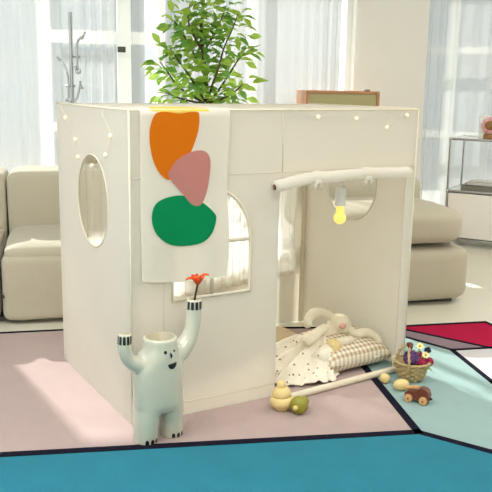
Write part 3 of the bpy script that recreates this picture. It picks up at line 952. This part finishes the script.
for f0, r in ((lf, .036), (rf, .034)):
    n0 = len(bv.faces)
    for a in (-75, -52, -29):
        a = math.radians(a); q = []
        for da in (-.13, 0, .13):
            for z in (.002, .012, .017):
                d = Vector((math.cos(a + da * (1 if z < .015 else .4)), math.sin(a + da * (1 if z < .015 else .4)), 0)); o_ = Vector((f0.x, f0.y, z)) + d * .08
                h, nrm, _, _ = bvh.ray_cast(o_, -d, .1)
                q.append(bv.verts.new((h or Vector((f0.x, f0.y, z)) + d * r) + d * .0008))
        for i in (0, 3):
            for s in (0, 1): bv.faces.new((q[i + s], q[i + s + 3], q[i + s + 4], q[i + s + 1]))
    setmat(bv, n0, 1)
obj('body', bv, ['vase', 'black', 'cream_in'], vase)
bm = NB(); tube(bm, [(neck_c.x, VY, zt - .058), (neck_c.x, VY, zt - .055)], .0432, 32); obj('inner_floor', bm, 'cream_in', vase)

# orange flower standing in the raised arm
fl = thing('orange_flower', 'single orange flower standing in the raised arm of the figure vase', 'flower', (0, 0, 0))
s0 = Vector((rtp.x - .004, rtp.y, rtp.z - .045)); s1 = at(195, 297, rtp.y); s2 = at(197.5, 285, rtp.y - .005)
bm = NB(); tube(bm, [s0, s1, s2], .0032, 8); obj('stem', bm, 'stem', fl)
for k in range(6):
    bm = NB(); a = k * PI / 3 + .3; out = Vector((math.cos(a), math.sin(a), 0)); side = Vector((-out.y, out.x, 0))
    rows = []
    for j in range(7):
        t = j / 6; w = .0155 * math.sin(PI * (t * .86 + .09)) ** .8
        spread = .003 + (.034 * t ** 1.3 if k % 3 == 0 else .012 * math.sin(t * 2.6)); zz = .026 * math.sin(t * 2.1) - (.006 * t if k % 2 else -.006 * t)
        c = s2 + out * spread + Vector((0, 0, zz))
        rows.append([bm.verts.new(c + side * w * s + Vector((0, 0, .003 * s * s)) - out * .004 * s * s * (1 - t)) for s in (-1, -.5, 0, .5, 1)])
    for r, s in zip(rows, rows[1:]):
        for i in range(4): bm.faces.new((r[i], r[i + 1], s[i + 1], s[i]))
    g = bmesh.ops.extrude_face_region(bm, geom=bm.faces[:])
    for v in [v for v in g['geom'] if isinstance(v, bmesh.types.BMVert)]: v.co -= Vector((0, 0, .0012))
    obj('petal', bm, 'orange', fl)

# ------------------------------------------------------------------ toys on the rug
g0 = ground(282.5, 409)
pear = thing('stacking_toy', 'cream pear-shaped stacking toy of three rounded tiers on the rug', 'toy', g0)
tilt = Matrix.Rotation(math.radians(-4), 4, 'Y')
def rounded(r, z0, z1, rb=.6, n=9): return [(r * (rb + (1 - rb) * math.sin(PI * (k / n)) ** .7) if 0 < k < n else r * rb * .9, z0 + (z1 - z0) * k / n) for k in range(n + 1)]
bm = NB(); lathe(bm, [(.022, 0), (.026, .003), (.028, .010), (.036, .016), (.0415, .025), (.042, .032), (.039, .041), (.033, .047), (.028, .049)], 32, tilt); obj('base_tier', bm, 'cream', pear)
bm = NB(); lathe(bm, [(.026, .045), (.0315, .049), (.0325, .056), (.030, .066), (.024, .075), (.017, .080)], 32, tilt); obj('middle_tier', bm, 'cream', pear)
bm = NB(); lathe(bm, [(.013, .074), (.0145, .078), (.0155, .088), (.014, .096), (.010, .101), (.004, .1035)], 28, tilt); obj('knob', bm, 'cream', pear)

c = ground(299, 405, .031)
gourd = thing('wooden_gourd', 'olive green rounded wooden toy lying on its side behind the cream one', 'toy', (c.x, c.y, 0))
ax = Matrix.Translation((0, 0, .031)) @ Matrix.Rotation(math.radians(-28), 4, 'Z') @ Matrix.Rotation(math.radians(90), 4, 'X')
bm = NB(); lathe(bm, [(.006, -.052), (.013, -.050), (.018, -.043), (.0185, -.034), (.017, -.028), (.025, -.019), (.0295, -.008), (.0305, .003), (.027, .014), (.018, .022), (.008, .0245)], 30, ax); obj('body', bm, 'olive', gourd)
bm = NB(); lathe(bm, [(.006, .022), (.0085, .025), (.0085, .032), (.006, .035), (.002, .036)], 18, ax); obj('peg', bm, 'cream', gourd)

c = ground(384.5, 383, 0.0)
bm = NB(); sq(bm, (0, 0, .0185), (.019, .018, .0186), .95, 1, 24, 16); o = obj('wooden_ball', bm, 'cream'); place(o, c); tag(o, 'small round pale wooden ball beside the tent bar', 'toy')
c = ground(401, 390, 0.0)
bm = NB(); sq(bm, (0, 0, .0205), (.030, .022, .0208), .95, 1, 24, 16); o = obj('wooden_egg', bm, 'cream'); place(o, c, .2); tag(o, 'oval pale wooden egg in front of the flower basket', 'toy')

# toy car
w0, w1_ = ground(408.2, 401.8), ground(422.8, 405.0)
ang = math.atan2(w1_.y - w0.y, w1_.x - w0.x); cc = (w0 + w1_) / 2; back = Vector((-math.sin(ang), math.cos(ang), 0)); cc = cc + back * .018
car = thing('toy_car', 'dark brown wooden toy car with pale round wheels and a pale bar', 'toy', (cc.x, cc.y, 0), ang)
wb = (w1_ - w0).length / 2
prof = [(-.042, .012), (.044, .012), (.045, .030), (.041, .046), (.030, .055), (.014, .056), (.004, .050), (-.002, .040), (-.030, .037), (-.041, .032)]
bm = plate_bm([prof], .032, Matrix.Rotation(PI / 2, 4, 'X'))
bmesh.ops.remove_doubles(bm, verts=bm.verts[:], dist=1e-5)
obj('body', bm, 'walnut', car, 'auto')
for sx in (-1, 1):
    for sy in (-1, 1):
        mm = Matrix.Translation((sx * wb, sy * .019, .0145)) @ Matrix.Rotation(PI / 2, 4, 'X')
        bm = NB(); lathe(bm, [(.010, -.006), (.0135, -.005), (.0145, -.003), (.0145, .003), (.0135, .005), (.010, .006)], 24, mm); wh = obj('wheel', bm, 'oak', car, 'auto')
        bm = NB(); mm2 = Matrix.Translation((sx * wb, sy * .0255, .0145)) @ Matrix.Rotation(PI / 2, 4, 'X'); lathe(bm, [(.003, -.001), (.003, .001)], 12, mm2); obj('hub', bm, 'walnut', wh)
bm = NB(); tube(bm, [(-.046, -.004, .046), (-.02, -.006, .052), (.006, -.008, .058)], [.0055, .006, .0065], 12); obj('bar', bm, 'oak', car, 'auto')
bm = NB(); tube(bm, [(.045, 0, .02), (.052, 0, .02)], .004, 10); obj('hitch', bm, 'stem', car)

# ------------------------------------------------------------------ flower basket
bc = ground(411, 379)
bk = thing('wicker_basket', 'small wicker basket with hooped handle full of artificial flowers', 'basket', (bc.x, bc.y, 0))
BH = .068
def brad(t): return .041 + .023 * t ** .8
def weave(j, q): return .0040 * math.sin(10 * q + (PI if (j // 2) % 2 else 0))
prof = [(.012, .0), (.036, .0)] + [(brad(k / 14), .003 + BH * k / 14) for k in range(15)] + [(brad(1) - .006, BH), (brad(.5) - .007, BH * .5), (.03, .012), (.004, .011)]
bm = NB(); lathe(bm, prof, 84, None, 0, lambda j, q: weave(j, q) if 2 <= j <= 16 else 0); obj('body', bm, 'wicker', bk)
bm = NB()
for ph in (0, 1, 2):
    pts = [(brad(1) * math.cos(q) + .0028 * math.cos(12 * q + ph * 2.09) * math.cos(q), brad(1) * math.sin(q) + .0028 * math.cos(12 * q + ph * 2.09) * math.sin(q), BH + .004 + .0028 * math.sin(12 * q + ph * 2.09)) for q in (2 * PI * k / 120 for k in range(120))]
    tube(bm, pts, .0032, 8, closed=True)
obj('rim', bm, 'wicker', bk)
loc = lambda px, py, y: at(px, py, y) - Vector((bc.x, bc.y, 0))
f1 = Vector((brad(1) * math.cos(math.radians(172)), brad(1) * math.sin(math.radians(172)), BH)); f2 = Vector((brad(1) * math.cos(math.radians(-112)), brad(1) * math.sin(math.radians(-112)), BH))
apex = loc(411, 344.5, bc.y)
hp = catmull([tuple(v) for v in (f1 - Vector((0, 0, .02)), f1 + Vector((.004, 0, .012)), f1.lerp(apex, .62) + Vector((-.010, .004, .012)), apex, f2.lerp(apex, .60) + Vector((-.006, -.006, .010)), f2 + Vector((0, -.003, .014)), f2 - Vector((0, 0, .02)))], 8, False)
bm = NB()
for ph in (0, PI):
    pts = []
    for i, p in enumerate(hp):
        q = i * .9 + ph
        pts.append(Vector(p) + Vector((.0028 * math.cos(q), .0028 * math.sin(q), .001 * math.sin(q))))
    tube(bm, pts, .0034, 8)
obj('handle', bm, 'wicker', bk)
bm = NB(); tube(bm, [Vector(p) for p in hp[20:30]], .0085, 14); obj('handle_wrap', bm, 'leather', bk)

def stemto(parent, p, base):
    bm = NB(); tube(bm, [base, base.lerp(p, .5) + Vector((.002, 0, 0)), p], .0018, 6); obj('stem', bm, 'leaf2', parent)
def puff(name, label, px, py, dy, r, m, n, cat='flower'):
    p = at(px, py, bc.y + dy)
    t = thing(name, label, cat, (0, 0, 0), 0, 'artificial flowers in the basket')
    bm = NB(); rnd = random.Random(int(px * 10))
    for k in range(n):
        d = Vector((rnd.gauss(0, 1), rnd.gauss(0, 1), rnd.gauss(0, 1))).normalized()
        c = p + d * r * rnd.uniform(.62, .85)
        a = d.orthogonal().normalized(); b = d.cross(a); s = r * .46
        ctr = bm.verts.new(c + d * s * .25)
        ring = []
        for i in range(10):
            q = 2 * PI * i / 10; rr = s * (1 if i % 2 == 0 else .62)
            ring.append(bm.verts.new(c + (a * math.cos(q) + b * math.sin(q)) * rr + d * s * (.15 if i % 2 == 0 else -.1)))
        for i in range(10): bm.faces.new((ctr, ring[i], ring[(i + 1) % 10]))
    bmesh.ops.create_icosphere(bm, subdivisions=2, radius=r * .7, matrix=Matrix.Translation(p))
    obj('bloom', bm, m, t, False)
    stemto(t, p, Vector((bc.x + .2 * (p.x - bc.x), bc.y, .02)))
    return t
puff('hydrangea', 'round purple artificial flower head on the left of the basket', 411.5, 357.5, -.012, .032, 'purple', 60)
puff('magenta_flower', 'magenta artificial flower right of the purple one at the basket rim', 421, 363, -.024, .021, 'magenta', 34)
puff('magenta_flower', 'crimson artificial flower at the right side of the basket', 429, 362, -.01, .020, 'magenta', 30)
puff('navy_flower', 'dark navy artificial flower between the two daisies', 427.5, 350.5, .012, .015, 'navy', 22)
puff('berry_cluster', 'small dark red artificial flower below the upper daisy', 419, 354, .005, .014, 'magenta', 20)
def daisy(label, px, py, dy):
    p = at(px, py, bc.y + dy); t = thing('daisy', label, 'flower', (0, 0, 0), 0, 'artificial flowers in the basket')
    d = (CAM - p).normalized(); d = (d + Vector((.1, 0, .5))).normalized(); a = d.orthogonal().normalized(); b = d.cross(a)
    bm = NB()
    for k in range(7):
        q = 2 * PI * k / 7; u = a * math.cos(q) + b * math.sin(q); w = d.cross(u)
        rows = [[bm.verts.new(p + u * (.003 + .0105 * tt) + w * sgn * .0050 * math.sin(PI * (.2 + .7 * tt)) + d * .001 * tt) for sgn in (-1, 0, 1)] for tt in (0, .35, .7, 1)]
        for r, s in zip(rows, rows[1:]):
            for i in range(2): bm.faces.new((r[i], r[i + 1], s[i + 1], s[i]))
    obj('petals', bm, 'petal_w', t)
    bm = NB(); bmesh.ops.create_uvsphere(bm, u_segments=14, v_segments=8, radius=.0048, matrix=Matrix.Translation(p + d * .001)); obj('centre', bm, 'petal_c', t)
    stemto(t, p - d * .002, Vector((bc.x + .3 * (p.x - bc.x), bc.y, .02)))
daisy('yellow and white artificial daisy topmost in the basket', 420, 346, -.005)
daisy('yellow and white artificial daisy below the topmost one in the basket', 425.8, 355, -.008)
def leafmesh(bm, base, d, upv, ln, wd, mi=0, curl=.15):
    n0 = len(bm.faces)
    d = d.normalized(); s = d.cross(upv)
    if s.length < 1e-3: s = d.orthogonal()
    s.normalize(); nn = s.cross(d)
    rows = []
    for t, w in ((0, .06), (.2, .62), (.45, 1.0), (.7, .74), (.88, .34), (1, .02)):
        c = base + d * ln * t - nn * curl * ln * t * t
        rows.append([bm.verts.new(c - s * wd * w + nn * wd * w * .3), bm.verts.new(c), bm.verts.new(c + s * wd * w + nn * wd * w * .3)])
    for r, q in zip(rows, rows[1:]):
        for i in range(2): bm.faces.new((r[i], r[i + 1], q[i + 1], q[i]))
    setmat(bm, n0, mi)
rnd = random.Random(3)
for px, py in ((428, 367), (430, 368), (427, 366), (418, 364), (430, 365), (424, 366), (417, 352)):
    p = at(px, py, bc.y - .025) - Vector((bc.x, bc.y, 0))
    bm = NB(); leafmesh(bm, p - Vector((.012, 0, .0)), Vector((rnd.uniform(.3, 1), rnd.uniform(-.6, .2), rnd.uniform(-.2, .4))), Vector((0, 0, 1)), .026, .006, 0)
    obj('leaf', bm, rnd.choice(('leaf2', 'leaf')), bk)

# ------------------------------------------------------------------ sofas
def cushion(bm, x0, x1, y0, y1, z0, z1, e1=.35, e2=.35, nz=.010):
    sq(bm, ((x0 + x1) / 2, (y0 + y1) / 2, (z0 + z1) / 2), ((x1 - x0) / 2, (y1 - y0) / 2, (z1 - z0) / 2), e1, e2, 64, 34, None, nz, 5)
sl0 = ground(2, 324)
FZ = -.006
def sofa(label, loc):
    return thing('sofa', label, 'sofa', (loc.x, loc.y, FZ), RA)
s1_ = sofa('cream modular sofa at the left edge behind the tent', sl0)
for x0, x1 in ((-.78, -.004), (.004, .70)):
    bm = NB(); cushion(bm, x0, x1, -.02, .82, .012, .325, .17, .10); b = obj('base', bm, 'sofa', s1_)
    bm = NB(); cushion(bm, x0 + .01, x1 - .01, .0, .62, .27, .368, .5, .15); obj('seat_cushion', bm, 'sofa', s1_)
    bm = NB(); cushion(bm, x0, x1, .52, .84, .22, .640, .16, .10); obj('backrest', bm, 'sofa', s1_)
bm = NB(); box(bm, (-.04, .40, .009), (1.4, .66, .018)); obj('plinth', bm, 'dark', s1_, False)
bm = NB(); tube(bm, [(-.02, -.022, .14), (-.005, -.03, .152), (.012, -.028, .150), (.016, -.02, .132)], .004, 8); obj('pull_loop', bm, 'dark', s1_)
sr0 = Vector((1.11, 3.87, 0))
s2_ = sofa('cream sofa end with two stacked cushions beside the right side of the tent', sr0)
bm = NB(); cushion(bm, -.72, .055, -.02, .80, .012, .305, .30, .26); obj('base', bm, 'sofa', s2_)
bm = NB(); cushion(bm, -.72, .005, -.03, .60, .30, .505, .55, .32, .014); obj('seat_cushion', bm, 'sofa', s2_)
bm = NB(); cushion(bm, -.76, -.02, .44, .80, .28, .635, .45, .4, .014); obj('backrest', bm, 'sofa', s2_)
bm = NB(); box(bm, (-.34, .39, .009), (.64, .64, .018)); obj('plinth', bm, 'dark', s2_, False)

# ------------------------------------------------------------------ coat stand
RY = 4.48
K = lambda px, py, dy=0: at(px, py, RY + dy)
kb = K(72.5, 104)
ks = thing('coat_stand', 'chrome pole coat stand with curved hooks behind the tent', 'coat stand', (kb.x, RY, FZ))
KL = lambda px, py, dy=0: K(px, py, dy) - Vector((kb.x, RY, FZ))
ztop = KL(72, 12).z
bm = NB(); lathe(bm, [(.14, 0), (.14, .012), (.13, .016), (.02, .02), (.013, .03)], 36); obj('base', bm, 'steel', ks, 'auto')
bm = NB(); tube(bm, [(0, 0, .02), (0, 0, ztop)], .012, 18); obj('pole', bm, 'chrome', ks, 'auto')
for px, py, w in ((74.5, 57, 10), (70.5, 86, 9)):
    c = KL(px, py); bm = NB(); tube(bm, [c - Vector((w * .0029, 0, 0)), c + Vector((w * .0029, 0, 0))], .006, 12); obj('clamp', bm, 'steel', ks)
def hook(pts, knob, dy):
    P = catmull([tuple(KL(a, b, dy)) for a, b in pts], 8, False)
    bm = NB(); tube(bm, P, .0065, 12); h = obj('hook', bm, 'chrome', ks)
    for (a, b, c, d) in knob:
        bm = NB(); tube(bm, [KL(a, b, dy), KL(c, d, dy)], .0055, 10); bmesh.ops.create_uvsphere(bm, u_segments=12, v_segments=8, radius=.011, matrix=Matrix.Translation(KL(a, b, dy))); obj('knob', bm, 'chrome', h)
hook([(77.5, 70), (77.2, 57), (77.0, 46), (78.5, 40), (81.5, 37.5)], [(82, 38, 85.5, 32)], -.02)
hook([(68.5, 98), (68.3, 86), (67.8, 76), (64.5, 66), (60, 60.5)], [(59, 59.5, 57, 57)], -.02)
hook([(73, 104), (77, 98), (79.5, 88), (80.5, 81)], [(81, 87, 83.5, 89)], -.03)
hook([(75, 66), (77, 73), (80, 72), (78.5, 68)], [], -.025)
hook([(70, 103), (67, 99), (65.5, 102)], [], -.03)

# ------------------------------------------------------------------ plant
PY = 4.12
pb0 = at(206, 105, PY)
pl = thing('potted_plant', 'tall leafy green plant rising behind the tent', 'plant', (pb0.x, PY, FZ))
bm = NB(); lathe(bm, [(.10, 0), (.115, .01), (.15, .30), (.155, .31), (.14, .31), (.135, .27), (.01, .27)], 40); obj('pot', bm, 'pot', pl, 'auto')
bm = NB(); lathe(bm, [(.004, .262), (.134, .262), (.134, .275), (.06, .283), (.004, .285)], 28); obj('soil', bm, 'soil', pl)
rnd = random.Random(11)
tr = NB(); fo = NB()
tips = []
PLl = lambda px, py, dy=0.0: at(px, py, PY + dy) - Vector((pb0.x, PY, FZ))
branches = [
    [(207, 104, 0), (206, 78, 0), (203, 52, -.02), (201, 32, 0), (203, 8, 0), (205, -12, 0)],
    [(207, 102, 0), (212, 86, -.05), (219, 66, -.08), (224, 48, -.06), (232, 30, -.04), (238, 14, -.02)],
    [(206, 103, 0), (197, 88, -.04), (188, 74, -.08), (178, 60, -.08), (170, 48, -.06)],
    [(208, 103, 0), (216, 94, .04), (228, 76, .08), (238, 60, .08), (246, 48, .06)],
    [(206, 104, 0), (192, 96, .05), (178, 86, .1), (166, 70, .12), (160, 62, .1)],
    [(206, 78, 0), (197, 60, .05), (188, 42, .08), (180, 30, .06), (174, 20, .02)],
    [(203, 52, -.02), (212, 38, .02), (220, 22, .05), (226, 8, .06)],
    [(203, 52, -.02), (194, 36, -.05), (188, 20, -.08), (190, 4, -.05)],
    [(208, 103, 0), (222, 99, -.08), (234, 92, -.12), (243, 84, -.1)],
    [(206, 104, 0), (190, 101, -.08), (176, 97, -.12), (165, 92, -.1)],
]
for bi, b in enumerate(branches):
    P = catmull([tuple(PLl(px, py, dy)) for px, py, dy in b], 6, False)
    r0 = .011 if bi == 0 else .006
    tube(tr, P, [r0 * (1 - .75 * i / len(P)) + .001 for i in range(len(P))], 8)
    tips.append(P)
tube(tr, [(0, 0, .26), (.01, 0, .6), (PLl(207, 104))], [.016, .014, .011], 10)
obj('stem', tr, 'bark', pl)
for bi, P in enumerate(tips):
    n = 78 if bi < 2 else (60 if bi < 8 else 40)
    for k in range(n):
        t = (.12 + .88 * (k + rnd.random()) / n) if bi else (.2 + .8 * (k + rnd.random()) / n)
        i = min(len(P) - 2, int(t * (len(P) - 1)))
        p = P[i].lerp(P[i + 1], rnd.random())
        a = rnd.uniform(0, 2 * PI); el = rnd.uniform(-.5, .7)
        d = Vector((math.cos(a) * math.cos(el), .8 * math.sin(a) * math.cos(el), math.sin(el)))
        q = p + d * rnd.uniform(.004, .075)
        leafmesh(fo, q, d + Vector((0, 0, rnd.uniform(-.5, .3))), Vector((rnd.uniform(-.5, .5), rnd.uniform(-.9, .2), 1)), rnd.uniform(.05, .08), rnd.uniform(.014, .022), 0 if rnd.random() < .62 else 1, rnd.uniform(.05, .4))
# a few single leaves standing clear of the crown
for px, py, dx, dz in ((172, 12, -.1, .6), (249, 37, 1, .1), (237, 36, .2, -1), (160, 75, -1, -.3), (247, 98, 1, -.3), (240, 92, .1, .8), (163, 100, -1, 0), (160, 43, -.6, .8), (168, 29, -1, .1), (213, 3, 1, .2), (246, 62, 1, -.5)):
    leafmesh(fo, PLl(px, py), Vector((dx, -.2, dz)), Vector((.2, -1, .3)), .065, .018, 0)
obj('foliage', fo, ['leaf', 'leaf2'], pl)

# ------------------------------------------------------------------ wooden console behind the tent
CYY = 4.62
c0, c1 = at(306, 91, CYY), at(380, 91, CYY + .03)
cw = (c1 - c0).length; ca_ = math.atan2(c1.y - c0.y, c1.x - c0.x)
cm = (c0 + c1) / 2
con = thing('radio_console', 'wooden cabinet with olive cloth front behind the tent', 'cabinet', (cm.x, cm.y, FZ), ca_)
CHT = cm.z - FZ; d_ = .42
bm = NB(); box(bm, (0, d_ / 2, CHT - .0075), (cw, d_, .015), 0, .002); obj('top_panel', bm, 'cab_wood', con, False)
for s in (-1, 1):
    bm = NB(); box(bm, (s * (cw / 2 - .0075), d_ / 2, (CHT - .015 + .18) / 2), (.015, d_, CHT - .015 - .18)); obj('side_panel', bm, 'cab_wood', con, False)
bm = NB(); box(bm, (0, d_ / 2, .1875), (cw - .03, d_, .015)); obj('bottom_panel', bm, 'cab_wood', con, False)
bm = NB(); box(bm, (0, .018, (CHT + .18) / 2), (cw - .03, .02, CHT - .21)); obj('grille', bm, 'grille', con, False)
bm = NB(); box(bm, (0, d_ - .01, (CHT + .18) / 2), (cw - .03, .01, CHT - .21)); obj('back_panel', bm, 'cab_wood', con, False)
for sx in (-1, 1):
    for y in (.03, d_ - .03):
        bm = NB(); tube(bm, [(sx * (cw / 2 - .05), y, 0), (sx * (cw / 2 - .06), y, .18)], [.009, .014], 12); obj('leg', bm, 'cab_wood', con, 'auto')
tp = at(367, 90, CYY + .1)
bm = NB(); lathe(bm, [(.010, .0), (.018, .0), (.018, .008), (.016, .011), (.004, .011)], 24)
o = obj('tape_roll', bm, 'steel'); place(o, (tp.x, CYY + .1, cm.z + .0005)); tag(o, 'tiny silver disc lying on top of the wooden cabinet', 'ornament')

# ------------------------------------------------------------------ white shelf unit
q0 = ground(443.5, 244.5, FZ)
SA = math.radians(-30)
su = thing('shelf_unit', 'low white shelf unit with chrome tube frame and drawer below', 'shelf unit', (q0.x, q0.y, FZ), SA)
SWd, SD = .95, .36
zT, zM = .742, .385
r = .0085
for x in (0, SWd):
    for y in (0, SD):
        bm = NB(); tube(bm, [(x, y, .0), (x, y, zT)], r, 14); obj('post', bm, 'chrome', su, 'auto')
        for z in (.05, zM, zT):
            bm = NB(); bmesh.ops.create_uvsphere(bm, u_segments=14, v_segments=10, radius=.0125, matrix=Matrix.Translation((x, y, z))); obj('ball_joint', bm, 'chrome', su)
for z in (.05, zM, zT):
    for y in (0, SD):
        bm = NB(); tube(bm, [(0, y, z), (SWd, y, z)], r, 14); obj('tube', bm, 'chrome', su, 'auto')
    for x in (0, SWd):
        bm = NB(); tube(bm, [(x, 0, z), (x, SD, z)], r, 14); obj('tube', bm, 'chrome', su, 'auto')
for z, nm in ((zT, 'top_panel'), (zM, 'shelf'), (.05, 'bottom_panel')):
    bm = NB(); box(bm, (SWd / 2, SD / 2, z), (SWd - .014, SD - .014, .010)); obj(nm, bm, 'white_lacquer', su, False)
for x in (0, SWd):
    bm = NB(); box(bm, (x, SD / 2, (zM + .05) / 2), (.008, SD - .02, zM - .05 - .02)); obj('side_panel', bm, 'white_lacquer', su, False)
bm = NB(); box(bm, (SWd / 2, SD, (zM + .05) / 2), (SWd - .02, .008, zM - .07)); obj('back_panel', bm, 'white_lacquer', su, False)
bm = NB(); box(bm, (SWd / 2, 0.0, (zM + .05) / 2), (SWd - .022, .014, zM - .05 - .026), 0, .003); dr = obj('drawer', bm, 'white_lacquer', su, 'auto')
bm = NB(); tube(bm, [(SWd / 2, -.02, .22), (SWd / 2, -.005, .22)], .012, 14); obj('knob', bm, 'chrome', dr, 'auto')
SUM = Matrix.Translation((q0.x, q0.y, FZ)) @ Matrix.Rotation(SA, 4, 'Z')
def su_px(px, py, ly):
    Mi = SUM.inverted(); d = Mi.to_3x3() @ ray(px, py); c = Mi @ CAM
    return c + d * ((ly - c.y) / d.y)
# books lying on the middle shelf
def book(label, lx, ly, z, w, d, h, m, rz):
    t = thing('book', label, 'book', SUM @ Vector((lx, ly, z)), SA + rz, 'books lying on the shelf unit')
    bm = NB(); box(bm, (0, 0, h / 2), (w - .008, d - .008, h - .007)); obj('pages', bm, 'paper', t, False)
    bm = NB()
    for zz in (.00175, h - .00175): box(bm, (0, 0, zz), (w, d, .0035))
    box(bm, (0, -d / 2 + .002, h / 2), (w, .004, h), 0)
    obj('cover', bm, m, t, False)
pbk = su_px(461, 185, .06)
zb0 = zM + .0052
book('thick grey book at the bottom on the middle shelf', pbk.x + .15, .15, zb0, .30, .21, .036, 'book_d', .05)
book('thinner pale book on top of the thick grey one', pbk.x + .18, .15, zb0 + .0362, .27, .19, .026, 'book_l', -.03)
# bubble-edged ornament with a pink flower ring
oc = su_px(489.5, 140, .15)
orn = thing('flower_ornament', 'white bubble-edged ornament with a pink scalloped flower on the shelf unit', 'ornament', SUM @ Vector((oc.x, .15, zT + .0055)), SA + .15)
bm = NB()
for k in range(7):
    z = .014 + k * .022
    for x in (-.066, .066): bmesh.ops.create_uvsphere(bm, u_segments=14, v_segments=10, radius=.014, matrix=Matrix.Translation((x, .0, z)))
for k in range(6): bmesh.ops.create_uvsphere(bm, u_segments=14, v_segments=10, radius=.014, matrix=Matrix.Translation((-.055 + k * .022, 0, .148)))
box(bm, (0, 0, .078), (.13, .024, .144), 0, .006)
obj('bubble_frame', bm, 'bubble', orn)
bm = NB()
for k in range(8):
    a = 2 * PI * k / 8; bmesh.ops.create_uvsphere(bm, u_segments=14, v_segments=10, radius=.022, matrix=Matrix.Translation((.040 * math.cos(a), -.022, .088 + .040 * math.sin(a))) @ Matrix.Diagonal((1, .5, 1, 1)))
obj('petal_ring', bm, 'pinkp', orn)
bm = NB(); sq(bm, (0, -.034, .09), (.036, .016, .030), 1, 1, 24, 14); obj('centre', bm, 'brownp', orn)
bm = NB(); lathe(bm, [(.040, .0), (.041, .004), (.038, .03), (.03, .034), (.004, .034)], 28, Matrix.Translation((0, -.045, 0)) @ Matrix.Diagonal((1, .5, 1, 1))); obj('foot', bm, 'brownp', orn)

# ------------------------------------------------------------------ light
w = bpy.data.worlds.new('sky'); scene.world = w; w.use_nodes = True
nt = w.node_tree; bg = nt.nodes['Background']
bg.inputs['Color'].default_value = (.90, .95, 1.0, 1); bg.inputs['Strength'].default_value = 1.3
sd = bpy.data.lights.new('sun', 'SUN'); sd.energy = 12.5; sd.angle = math.radians(.9); sd.color = (1, .965, .90)
so = bpy.data.objects.new('sun', sd); COL.objects.link(so)
EL = math.radians(30); hd = Vector((.53, -.85, 0)).normalized()
dirv = Vector((hd.x * math.cos(EL), hd.y * math.cos(EL), -math.sin(EL)))
so.rotation_euler = dirv.to_track_quat('-Z', 'Y').to_euler(); so.location = (-3, 9, 5)
# unseen fill lights added under the ceiling to brighten the room
for x, y, e, sx, sy in ((-.9, 1.5, 34, 1.4, 1.4), (.9, .5, 32, 1.4, 1.2), (1.9, 2.9, 24, 1.0, 1.0)):
    ld = bpy.data.lights.new('fill_light', 'AREA'); ld.shape = 'RECTANGLE'; ld.size = sx; ld.size_y = sy; ld.energy = e; ld.color = (1, .97, .92)
    ld.color = (.98, .99, 1) if x < 0 else (1, .96, .90)
    lo = bpy.data.objects.new('fill_light', ld); COL.objects.link(lo); lo.location = (x, y, CEIL - .03)
vs = scene.view_settings
vs.view_transform = 'Standard'; vs.look = 'None'; vs.gamma = 1.0; vs.use_curve_mapping = False
vs.exposure = 0.1
scene.display_settings.display_device = 'sRGB'
cy = scene.cycles
cy.max_bounces = 10; cy.diffuse_bounces = 5; cy.glossy_bounces = 3; cy.transmission_bounces = 6; cy.transparent_max_bounces = 24
cy.use_denoising = True
cy.sample_clamp_indirect = 6
